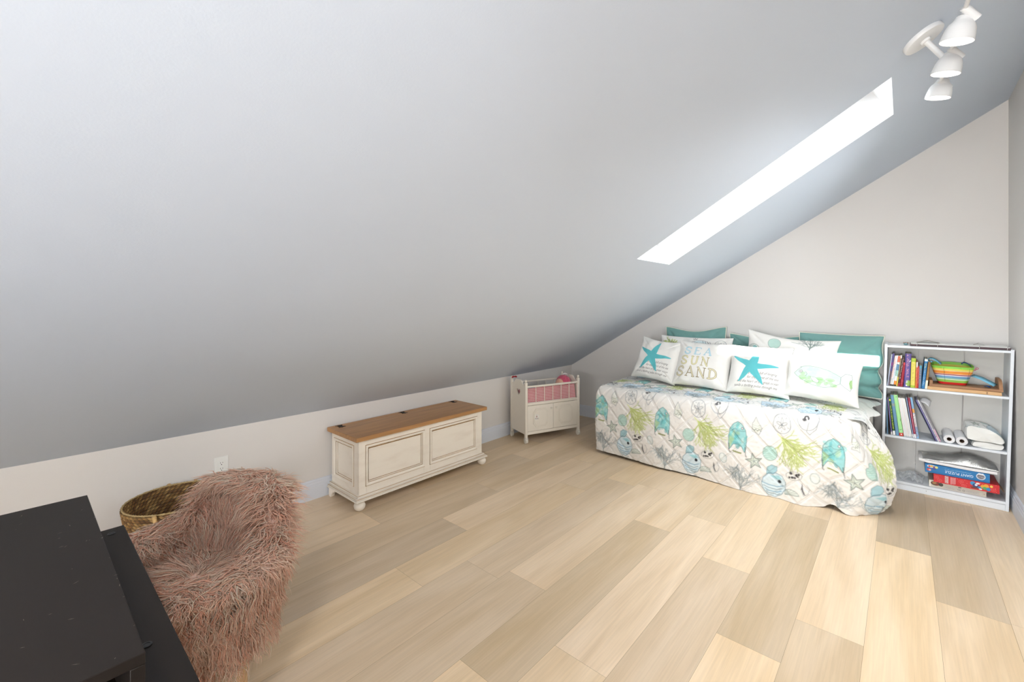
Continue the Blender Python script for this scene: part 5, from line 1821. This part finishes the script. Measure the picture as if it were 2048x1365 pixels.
def bag_mesh():
    nu, nv = 260, 130
    th = np.linspace(0, 2 * PI, nu, endpoint=False); vv = np.linspace(0, 1, nv)
    TH, VV = np.meshgrid(th, vv)
    ct, st_ = np.cos(TH), np.sin(TH)
    n = 4.0
    den = (np.abs(ct) ** n + np.abs(st_) ** n) ** (-1 / n)
    a = .068 + .040 * VV ** .8; b = .052 + .030 * VV
    X = a * den * ct; Y = b * den * st_
    front = np.clip(-st_, 0, 1)
    Z = VV * (.128 + .012 * np.cos(TH) ** 2 * 0 + .018 * np.clip(st_, 0, 1)) 
    wob = .0025 * np.sin(TH * 9) * VV + .002 * smoothnoise(X, Z, .02, 4) * (VV > .05)
    X = X + wob * ct; Y = Y + wob * st_
    V = np.stack([X, Y, Z], -1).reshape(-1, 3)
    C = np.zeros((nv, nu, 3)); C[:] = np.array((140, 210, 84)) / 255
    sv = VV + .0
    for z0, z1, rgb in STR:
        m = (sv >= z0) & (sv < z1)
        C[m] = np.array(rgb) / 255
    # pocket seams
    for x in (-.036, .066):
        m = (np.abs(X - x * (1 + .3 * VV)) < .0013) & (st_ < -.3) & (VV > .15) & (VV < .93)
        C[m] *= .72
    return V, grid_faces(nu, nv, True), C.reshape(-1, 3)
V, Q, C = bag_mesh()
np_mesh(V, Q, 'body', mat('bag nylon', attr=True, rough=.6, bump=.3, bscale=200), bag, cols=C, solid=.0022)
build(MB().box(-.062, .062, -.046, .046, .0005, .004), 'base', mat('red nylon', (200, 30, 28), .6), bag, bevel=.001)
M_STR1 = mat('pale blue webbing', (126, 194, 222), .6)
M_STR2 = mat('deep blue webbing', (40, 88, 150), .6)
def strap(path, wv, name, m, thick=.002):
    mb = MB(); P = [Vector(p) for p in path]; wv = Vector(wv)
    for p in P:
        mb.v += [tuple(p - wv), tuple(p + wv)]
    mb.f = [(2 * k, 2 * k + 2, 2 * k + 3, 2 * k + 1) for k in range(len(P) - 1)]
    build(mb, name, m, bag, smooth=True, solid=thick)
strap([(-.055, -.02, .138), (-.075, -.02, .158), (-.095, -.02, .172), (-.112, -.02, .176), (-.124, -.02, .168), (-.126, -.02, .155), (-.115, -.02, .148), (-.10, -.02, .150)], (.004, .014, .004), 'handle', M_STR1)
strap([(.05, .045, .142), (.06, .05, .152), (.075, .05, .150), (.092, .05, .138), (.10, .045, .122)], (.0, .012, .002), 'handle', M_STR2)
strap([(.10, .01, .070), (.112, -.015, .069), (.14, -.035, .060), (.17, -.045, .042), (.196, -.05, .026), (.204, -.05, .018)], (.012, .024, .004), 'flap', M_STR1)
strap([(.155, -.03, .004), (.165, -.04, .012), (.18, -.055, .006)], (.006, .012, .0), 'flap', M_STR2)
rb2 = MB()
for k, (x, z, rr) in enumerate(((.098, .118, .0065), (.112, .108, .005), (.124, .118, .006))):
    rb2.tube([(x + rr * math.cos(a), .01, z + rr * math.sin(a)) for a in np.linspace(0, 2 * PI, 12)[:-1]], .0016, 6, closed=True)
rb2.tube([(.098, .01, .112), (.106, .01, .098), (.112, .01, .104), (.124, .01, .112)], .0014, 6)
build(rb2, 'ribbon_loops', mat('pink ribbon', (186, 70, 96), .6), bag, smooth=True)

# ------------------------------------------------------------------ boxes on the bottom shelf
M_BOXP = mat('printed box card', attr=True, rough=.4)
M_CARD = mat('brown cardboard', (150, 116, 82), .85, noise=.1)
def gamebox(name, label, x0, x1, y0, y1, z0, z1, canvas, side, yaw=0):
    t = thing(name, label, 'box', ((x0 + x1) / 2, y0, z0 + .0004), (0, 0, yaw), 'boxes stacked on the bottom shelf')
    w, h, d = x1 - x0, z1 - z0, y1 - y0
    X, Y, Cc = canvas.verts()
    V = np.stack([X - w / 2, np.full(len(X), 0.0), Y], 1)
    np_mesh(V, grid_faces(canvas.nx, canvas.ny), 'front', M_BOXP, t, cols=Cc, smooth=False)
    build(MB().box(-w / 2, w / 2, .0003, d, 0, h), 'carton', side, t, smooth=False)
    return t
c = Canvas(.278, .045, .001, (214, 208, 192))
c.rect(.0, .008, 0, .045, (236, 232, 220))
c.ell(.032, .026, .024, .015, (92, 62, 40), .95); c.ell(.028, .028, .012, .008, (200, 150, 90), .8); c.ell(.045, .022, .012, .008, (160, 60, 44), .7); c.ell(.06, .024, .012, .012, (60, 58, 48), .9)
c.rect(.075, .245, .004, .024, (206, 202, 192)); c.scribble(.085, .125, .014, .004, (150, 146, 138), .8, .0008, seed=1); c.scribble(.085, .125, .008, .003, (150, 146, 138), .8, .0008, seed=2)
c.text('CE', .142, .009, .012, (60, 58, 54), 1, sx=1.1); c.ell(.172, .0135, .0048, .0048, None, outline=(60, 58, 54), ow=.0012); c.rect(.146, .160, .026, .033, (120, 116, 108))
c.scribble(.185, .235, .012, .004, (150, 146, 138), .8, .0008, seed=3); c.rect(.262, .2625, .004, .022, (150, 140, 130)); c.rect(.2665, .269, .012, .02, (170, 90, 80))
gamebox('game_box', 'beige game box at the bottom of the stack on the bottom shelf', 3.201, 3.479, -.255, -.06, .0600, .1050, c, mat('beige card', (206, 200, 184), .6))
c = Canvas(.312, .056, .001, (206, 34, 40))
r = random.Random(2)
for k in range(26):
    x, y = r.uniform(.0, .31), r.uniform(0, .056)
    c.ell(x, y, .0016, .0012, (240, 200, 196), .9)
for x, y in ((.015, .036), (.03, .018), (.135, .036), (.15, .012), (.285, .02)):
    c.ell(x, y, .011, .009, None, outline=(236, 120, 110), ow=.0014); c.ell(x, y, .004, .003, None, outline=(236, 140, 130), ow=.001)
c.rect(.056, .074, .006, .055, (222, 196, 190), .9); spine_marks(c, .13, .056, .12, .95, .12, (150, 40, 40), 3, .0014)
for k in range(3):
    c.rect(.084 + .009 * k, .0905 + .009 * k, .005 + .002 * k, .052, (226, 186, 184), .85)
for k in range(5):
    c.line([(.083, .01 + .009 * k), (.113, .008 + .009 * k)], .0016, (206, 34, 40), .8)
for x, y, rx, ry, rgb in ((.190, .040, .012, .013, (46, 150, 206)), (.203, .028, .014, .014, (28, 50, 110)), (.206, .032, .007, .007, (236, 238, 244)), (.222, .018, .010, .010, (40, 130, 180)), (.236, .030, .010, .011, (226, 176, 60)), (.226, .010, .008, .005, (236, 236, 240)), (.252, .034, .013, .015, (236, 172, 54)), (.246, .02, .011, .010, (86, 170, 96)), (.262, .018, .010, .012, (44, 140, 196)), (.214, .044, .01, .006, (246, 240, 236)), (.276, .04, .007, .008, (240, 206, 90)), (.198, .012, .02, .006, (110, 50, 40))):
    c.ell(x, y, rx, ry, rgb, .95)
red = gamebox('game_box', 'red party-print box in the middle of the stack on the bottom shelf', 3.223, 3.535, -.287, -.05, .1056, .1610, c, mat('red card', (186, 34, 38), .5))
build(MB().add([(.1565, .002, .044), (.180, .03, .010), (.180, .14, .010), (.1565, .17, .044)], [(0, 1, 2, 3)]), 'box_flap', M_CARD, red, smooth=False, solid=.002)
c = Canvas(.313, .060, .001, (24, 118, 180))
c.rect(0, .313, .0, .012, (20, 108, 170), .6)
for x, y, rx, ry, rgb in ((.032, .045, .022, .010, (226, 232, 236)), (.022, .044, .006, .007, (206, 60, 50)), (.034, .046, .007, .007, (230, 180, 60)), (.047, .042, .007, .007, (120, 60, 110)), (.058, .043, .008, .008, (236, 222, 120)), (.02, .02, .012, .009, (214, 70, 60)), (.024, .018, .006, .005, (236, 200, 190)), (.045, .03, .012, .006, (60, 70, 140))):
    c.ell(x, y, rx, ry, rgb, .95)
c.text('GIANT PUZZLE', .238, .032, .0235, (244, 248, 252), 1, rot=PI, sx=.86)
c.scribble(.10, .226, .040, .005, (214, 230, 242), .9, .001, seed=5)
c.ell(.272, .034, .022, .022, (206, 212, 220), 1); c.ell(.272, .034, .017, .016, (120, 116, 124), 1); c.poly([(.254, .046), (.264, .058), (.272, .05), (.282, .058), (.29, .044)], (226, 230, 236), .95); c.scribble(.26, .286, .028, .006, (226, 226, 230), .9, .0012, seed=9)
blue = gamebox('puzzle_box', 'blue puzzle box turned upside down on top of the red box', 3.180, 3.493, -.274, -.06, .1616, .2215, c, mat('blue card', (20, 96, 158), .5))
build(MB().add([(.157, .02, .004), (.184, .06, -.030), (.184, .20, -.028), (.157, .20, .02)], [(0, 1, 2, 3)]), 'box_flap', M_CARD, blue, smooth=False, solid=.002)
t = thing('foam_board', 'flat white foam slab lying on the blue puzzle box', 'board', (3.337, -.272, .2220))
mb = MB()
n_ = 24
for j in (0, 1):
    for k in range(n_ + 1):
        a = k / n_
        x = -.19 + .38 * a
        zz = .003 + .010 * max(0, .12 - a) / .12 * 1.2 + .002 * math.sin(a * 7)
        for dz in (0, .017):
            mb.v.append((x, .0 + .20 * j, zz + dz))
for j in (0, 1):
    for k in range(n_):
        b = j * (n_ + 1) * 2 + 2 * k
        mb.f.append((b, b + 2, b + 3, b + 1))
off = (n_ + 1) * 2
for k in range(n_):
    mb.f.append((2 * k + 1, 2 * k + 3, off + 2 * k + 3, off + 2 * k + 1)); mb.f.append((2 * k, off + 2 * k, off + 2 * k + 2, 2 * k + 2))
mb.f += [(0, 1, off + 1, off), (2 * n_, off + 2 * n_, off + 2 * n_ + 1, 2 * n_ + 1)]
build(mb, 'slab', mat('white foam', (238, 236, 236), .8), t, smooth=30, bevel=.001)
# silver bubble mailer
def mailer():
    nx, ny = 190, 110
    u = np.linspace(-1, 1, nx); v = np.linspace(-1, 1, ny)
    U, W_ = np.meshgrid(u, v)
    X = .185 * U; Y = .105 * W_
    bul = np.clip((1 - np.abs(U) ** 4) * (1 - np.abs(W_) ** 3), 0, 1) ** .6
    hump = .30 + .70 * np.exp(-((U - .28) / .50) ** 2)
    top = .006 + .048 * bul * hump
    dim = np.sin(X / .0058 * PI) * np.sin(Y / .0058 * PI + .5 * np.sin(U * 9))
    cr = .010 * smoothnoise(X, Y, .05, 6) + .005 * smoothnoise(X + Y, X - Y, .02, 7)
    Zt = top + bul * (cr + .0030 * dim)
    Zb = np.full(X.shape, .001) + .0005 * (1 - bul)
    Zt = np.maximum(Zt, Zb + .0012)
    V = np.concatenate([np.stack([X, Y, Zt], -1).reshape(-1, 3), np.stack([X, Y, Zb], -1)[::1].reshape(-1, 3)])
    n = nx * ny
    Q = grid_faces(nx, ny)
    ring_ = [i for i in range(nx)] + [j * nx + nx - 1 for j in range(1, ny)] + [(ny - 1) * nx + i for i in range(nx - 2, -1, -1)] + [j * nx for j in range(ny - 2, 0, -1)]
    side = np.array([(a, a + n, b + n, b) for a, b in zip(ring_, ring_[1:] + ring_[:1])])
    return V, np.concatenate([Q, Q[:, ::-1] + n, side])
V, Q = mailer()
t = np_mesh(V, Q, 'bubble_mailer', mat('silver bubble foil', (206, 206, 204), .24, metal=.8, bump=.8, bscale=240))
t.location = (3.352, -.158, .2435)
tag(t, 'crumpled silver bubble mailer on top of the stack on the bottom shelf', 'mailer')
# bubble wrap
def wrap():
    n = 70
    u = np.linspace(-1, 1, n)
    U, W_ = np.meshgrid(u, u)
    X, Y = .070 * U * (1 + .1 * W_), .085 * W_
    Z = .004 + .034 * np.clip(1 - U ** 2 * .8 - W_ ** 2 * .7, 0, 1) + .020 * np.abs(smoothnoise(X, Y, .028, 3)) + .008 * smoothnoise(X, Y, .012, 4)
    Z = np.maximum(Z, .001)
    return np.stack([X, Y, Z], -1).reshape(-1, 3), grid_faces(n, n)
V, Q = wrap()
t = np_mesh(V, Q, 'bubble_wrap', plastic_mat('clear plastic', (226, 230, 232), .30), solid=.0006)
t.location = (3.105, -.165, .0610)
tag(t, 'crumpled clear plastic wrap at the left of the bottom shelf', 'plastic wrap')

# ------------------------------------------------------------------ on top of the bookcase
pad = thing('ring_bound_pad', 'long dark-edged ring-bound pad lying on top of the bookcase', 'pad', (3.345, -.272, 1.0495))
M_MAR = mat('dark maroon card edge', (58, 30, 38), .5, noise=.3, nscale=12)
build(MB().box(-.243, .243, 0, .22, .0005, .0145), 'cover', M_MAR, pad, bevel=.001)
build(MB().box(-.240, .240, .006, .215, .0147, .0185), 'pages', mat('white pad pages', (234, 236, 232), .8), pad, bevel=.0008)
M_RNG = mat('silver ring', (214, 212, 210), .25, metal=.8)
for x in (-.208, -.102, .100, .226):
    rg = [(x + .002 * math.sin(a), .004 + .0105 * math.cos(a), .0100 + .0130 * math.sin(a)) for a in np.linspace(0, 2 * PI, 24)[:-1]]
    rg = [(p[0], p[1], max(p[2], .0020)) if p[1] > -.001 else p for p in rg]
    build(MB().tube(rg, .0014, 8, closed=True), 'ring', M_RNG, pad, smooth=True)
M_GP = mat('grey card', (150, 144, 134), .8)
def tent(name, label, x, y, pts, cat):
    t = build(MB().add(pts, [(0, 1, 4, 3), (1, 2, 5, 4)]), name, M_GP, None, smooth=False, solid=.001)
    t.location = (x, y, 1.0686)
    return tag(t, label, cat, 'folded grey cards')
tent('folded_card', 'long folded grey card lying on the pad at the left', 3.20, -.14, [(-.065, 0, 0.001), (.0, .0, .014), (.062, 0, .001), (-.06, .06, .001), (0, .06, .016), (.06, .06, .001)], 'card')
tent('folded_card', 'small tent of grey card standing on the pad at the right', 3.455, -.14, [(-.026, 0, 0.001), (.0, .0, .013), (.026, 0, .001), (-.026, .03, .001), (0, .03, .013), (.026, .03, .001)], 'card')
sh_ = thing('seashell', 'small brown and teal shell on the bookcase left of the pad', 'shell', (3.078, -.20, 1.0495))
build(MB().lathe([(.0006, 0), (.008, .001), (.014, .006), (.0125, .013), (.008, .018), (.0006, .022)], None, 16), 'body', mat('teal shell', (120, 160, 166), .4), sh_, smooth=True)
rim = MB()
for k in range(7):
    a = k * 2 * PI / 7
    rim.ball((.012 * math.cos(a), .012 * math.sin(a), .017), .0035, 8)
build(rim, 'crown', mat('brown shell', (160, 112, 84), .5), sh_, smooth=True)
# ================================================================== PINK FUR CHAIR
M_HIDE = mat('dusty pink backing', (240, 206, 190), .95)
M_FUR = mat('long pink fur', attr=True, rough=.5, spec=.3)
def _fur_translucent():
    nt = M_FUR.node_tree; N, L = nt.nodes, nt.links
    b = N['Principled BSDF']; out = [n for n in N if n.type == 'OUTPUT_MATERIAL'][0]
    at = [n for n in N if n.type == 'ATTRIBUTE'][0]
    t = N.new('ShaderNodeBsdfTranslucent'); mx = N.new('ShaderNodeMixShader'); mx.inputs[0].default_value = .5
    L.new(at.outputs['Color'], t.inputs['Color'])
    L.new(b.outputs[0], mx.inputs[1]); L.new(t.outputs[0], mx.inputs[2]); L.new(mx.outputs[0], out.inputs[0])
_fur_translucent()
CCX, CCY = 1.345, -4.185
chair = thing('fur_chair', 'tub chair covered in long shaggy pink fur, tucked beside the dark desk', 'chair', (CCX, CCY, 0))
M_LEG = mat('pale wood chair leg', (196, 160, 118), .5, noise=.1)
for sx in (-1, 1):
    for sy in (-1, 1):
        build(MB().cyl((sx * .13, sy * .12 + .0, 0), (sx * .11, sy * .09 + .0, .40), .012, 14, .019), 'leg', M_LEG, chair, smooth=40)
# seat pad
build(MB().lathe([(.001, .37), (.19, .37), (.215, .39), (.22, .42), (.20, .45), (.12, .462), (.001, .465)], Matrix.Diagonal((1.05, .82, 1, 1)), 40), 'seat', M_HIDE, chair, smooth=True)
A0, A1 = R_(-42), R_(222)
def shell_top(a):       # rim height by angle (90 deg = back)
    s = max(0.0, min(1.0, (math.sin(a - R_(22)) - .45) / .42))
    return .535 + .150 * s * s * (3 - 2 * s)
def shell_pt(a, h, side):
    """a angle, h 0..1 from bottom to rim, side 0 inner 1 outer"""
    top = shell_top(a)
    z0 = .42
    z = z0 + (top - z0) * h
    lean = .035 * h
    rx, ry = .205 + lean + (.03 if side else -.025), .195 + lean + (.03 if side else -.025)
    return np.array([rx * math.cos(a), ry * math.sin(a), z])
mb = MB()
na, nh = 48, 10
idx = {}
prof = [(h, 0) for h in np.linspace(0, 1, nh)] + [(h, 1) for h in np.linspace(1, -.35, nh + 4)]
for i in range(na + 1):
    a = A0 + (A1 - A0) * i / na
    for h, s in prof:
        mb.v.append(tuple(shell_pt(a, h, s)))
k = len(prof)
for i in range(na):
    for j in range(k):
        mb.f.append((i * k + j, (i + 1) * k + j, (i + 1) * k + (j + 1) % k, i * k + (j + 1) % k))
mb.f += [tuple(range(k)), tuple(na * k + q for q in range(k))]
build(mb, 'backrest', M_HIDE, chair, smooth=True)

def fur_strands(P, N, flow, length, width, seed, cols, name, seg=6, clump=.034):
    """P roots, N surface normals, flow lay direction; each strand a thin tapering three-sided hair lock"""
    r = np.random.default_rng(seed)
    n = len(P)
    L = length * r.uniform(.85, 1.75, n)
    # clump: move tips towards shared centres
    cell = np.floor(P / clump).astype(int)
    key = (cell * np.array([73856093, 19349663, 83492791])).sum(1)
    hr = lambda s: (np.sin(key * .0001234 + s * 17.17) * 43758.5453) % 1.0
    cl_dir = np.stack([hr(1), hr(2), hr(3)], 1) - .5
    cen = (cell + .5) * clump
    d0 = N * .75 + flow * .55 + r.normal(0, .14, (n, 3)) + cl_dir * .35
    d0 /= np.linalg.norm(d0, axis=1, keepdims=True)
    d1 = flow * 1.0 + N * .18 + np.array([0, 0, -.42]) + cl_dir * .42 + r.normal(0, .09, (n, 3))
    d1 /= np.linalg.norm(d1, axis=1, keepdims=True)
    ph = hr(5) * 6.28 + r.normal(0, .5, n); fq = 1.2 + hr(6) * 1.3
    side = np.cross(d1, N); side /= np.maximum(np.linalg.norm(side, axis=1, keepdims=True), 1e-6)
    pts = [P.copy()]
    cur = P.copy()
    for s in range(1, seg + 1):
        t = s / seg
        d = d0 * (1 - t) ** 1.3 + d1 * (1 - (1 - t) ** 1.3)
        d /= np.linalg.norm(d, axis=1, keepdims=True)
        cur = cur + d * (L / seg)[:, None] + side * (np.cos(ph + fq * t * 4.5) * fq * .0042 * (7 / seg))[:, None]
        pull = (cen - P) * (.95 / seg) * t
        cur = cur + pull
        pts.append(cur.copy())
    S = np.stack(pts, 1)                         # n, seg+1, 3
    tan = np.gradient(S, axis=1); tan /= np.maximum(np.linalg.norm(tan, axis=2, keepdims=True), 1e-9)
    ref = r.normal(0, 1, (n, 1, 3))
    X = np.cross(tan, ref); X /= np.maximum(np.linalg.norm(X, axis=2, keepdims=True), 1e-9)
    Y = np.cross(tan, X)
    t = np.linspace(0, 1, seg + 1)
    w = (width * r.uniform(.7, 1.3, n))[:, None] * (np.minimum(1, .55 + t * 1.5) * (1 - t ** 2.2) + .06)[None]
    rings = []
    for k in range(3):
        a = 2 * PI * k / 3
        rings.append(S + X * (w * math.cos(a))[..., None] + Y * (w * math.sin(a))[..., None])
    V = np.stack(rings, 2).reshape(-1, 3)         # n, seg+1, 3
    base = (np.arange(n) * (seg + 1) * 3)[:, None, None]
    i = np.arange(seg)[None, :, None] * 3
    k = np.arange(3)[None, None, :]
    k2 = (k + 1) % 3
    Q = np.stack([base + i + k, base + i + k2, base + i + 3 + k2, base + i + 3 + k], -1).reshape(-1, 4)
    C = np.repeat(cols, (seg + 1) * 3, axis=0)
    return V, Q, C, S
def make_fur():
    r = np.random.default_rng(5)
    roots, norms, flows, lens = [], [], [], []
    def add(p, n, f, l):
        roots.append(p); norms.append(n); flows.append(f); lens.append(l)
    # shell: inner, outer and rim
    for _ in range(31000):
        a = r.uniform(A0, A1)
        side = r.random()
        radial = np.array([math.cos(a), math.sin(a) * 1.1, 0]); radial /= np.linalg.norm(radial)
        tang = np.array([-math.sin(a), math.cos(a), 0])
        if side < .40:
            h = r.uniform(.05, 1) ; p = shell_pt(a, h, 0); n = -radial + np.array([0, 0, .2])
            f = np.array([0, 0, -.75]) - radial * .15 + tang * (.35 * np.sign(math.cos(a)) * 1.0 if True else 0)
            l = .075
        elif side < .78:
            h = r.uniform(-.9, 1); p = shell_pt(a, max(h, -.55), 1) + np.array([0, 0, min(0, h + .55) * .16]); n = radial + np.array([0, 0, .1])
            f = np.array([0, 0, -.9]) + radial * .05 + tang * r.normal(0, .2)
            l = .060
        else:
            q = r.uniform(0, 1); p = shell_pt(a, 1, 0) * (1 - q) + shell_pt(a, 1, 1) * q + np.array([0, 0, .012 * math.sin(PI * q)])
            n = np.array([0, 0, 1.0]) + radial * (q - .5) * 1.4
            f = radial * (q - .5) * .9 + tang * r.normal(0, .35) + np.array([0, 0, -.15])
            l = .062
        n = n / np.linalg.norm(n); f = f / max(np.linalg.norm(f), 1e-6)
        add(p, n, f, l)
    # ends of the arms
    for a, sg in ((A0, -1), (A1, 1)):
        tang = np.array([-math.sin(a), math.cos(a), 0]) * sg
        for _ in range(1500):
            h = r.uniform(0, 1); q = r.uniform(0, 1)
            p = shell_pt(a, h, 0) * (1 - q) + shell_pt(a, h, 1) * q
            add(p, tang, tang * .3 + np.array([0, 0, -.9]), .07)
    # seat
    for _ in range(7500):
        t, q = r.uniform(0, 2 * PI), math.sqrt(r.random())
        x, y = .215 * q * math.cos(t), .17 * q * math.sin(t)
        n = np.array([0, 0, 1.0]); f = np.array([math.cos(t), math.sin(t), -.1]) * .8 + np.array([.2, -.5, 0])
        add(np.array([x, y, .462 - .02 * q ** 4]), n, f / np.linalg.norm(f), .07)
    for _ in range(3000):
        t = r.uniform(0, 2 * PI)
        x, y = .222 * math.cos(t), .178 * math.sin(t)
        n = np.array([math.cos(t), math.sin(t), .2]); n /= np.linalg.norm(n)
        add(np.array([x, y, r.uniform(.385, .45)]), n, np.array([0, 0, -1.0]), .09)
    P = np.array(roots); N = np.array(norms); Fl = np.array(flows); L = np.array(lens)
    n = len(P)
    pal = np.array([(254, 226, 207), (252, 218, 197), (254, 231, 213), (251, 209, 186), (254, 238, 222), (253, 223, 203)]) / 255.0
    cell = np.floor(P / .05).astype(int)
    hh = (np.sin((cell * np.array([12.9, 78.2, 37.7])).sum(1)) * 43758.5) % 1
    ci = np.clip(((hh * .6 + r.random(n) * .4) * 6).astype(int), 0, 5)
    cols = pal[ci] * r.uniform(.93, 1.04, (n, 1))
    V, Q, C, S = fur_strands(P, N, Fl, L, .0016, 9, np.clip(cols, 0, 1), 'fur')
    # keep the hair out of the desk beside it
    wx, wy, wz = V[:, 0] + CCX, V[:, 1] + CCY, V[:, 2]
    m = (wy < -4.355) & (wz > .69)
    V[m, 1] = -4.355 - CCY + (V[m, 1] + 4.355 + CCY) * .02
    V[:, 2] = np.maximum(V[:, 2], .02)
    return np_mesh(V, Q, 'fur', M_FUR, chair, cols=C, kind='stuff')
make_fur()

# ================================================================== ADDED FILL LAMPS NEAR AND BEHIND THE CAMERA (unseen, they brighten the room)
def fill_lamp(x, y, watts, label):
    z = zc(x)
    t = thing('added_fill_lamp', label, 'ceiling light', (x, y, z), (0, 0, 0), 'added fill lamps behind the camera')
    Mq = nd.to_track_quat('Z', 'Y').to_matrix().to_4x4()
    build(MB().lathe([(.17, 0), (.175, .03), (.16, .035), (.16, .02), (.001, .02)], Mq, 40), 'housing', M_WMET, t, smooth=40)
    build(MB().lathe([(.158, .022), (.12, .045), (.06, .058), (.001, .062)], Mq, 40, cap=False), 'diffuser', mat('fill lamp diffuser', (255, 252, 246), .5, emit=((255, 250, 242), 4.0)), t, smooth=True)
    l = bpy.data.lights.new('fill lamp', 'AREA'); l.shape = 'DISK'; l.size = .36; l.energy = watts; l.color = (1, .99, .97)
    o = bpy.data.objects.new('fill lamp', l); COL.objects.link(o)
    o.location = Vector((x, y, z)) + nd * .075
    o.rotation_euler = Vector((-.5, .3, -.8)).to_track_quat('-Z', 'Y').to_euler()
fill_lamp(3.1, -5.0, 31, 'added unseen fill lamp just behind the camera')
fill_lamp(2.6, -6.4, 4, 'added unseen fill lamp far behind the camera')
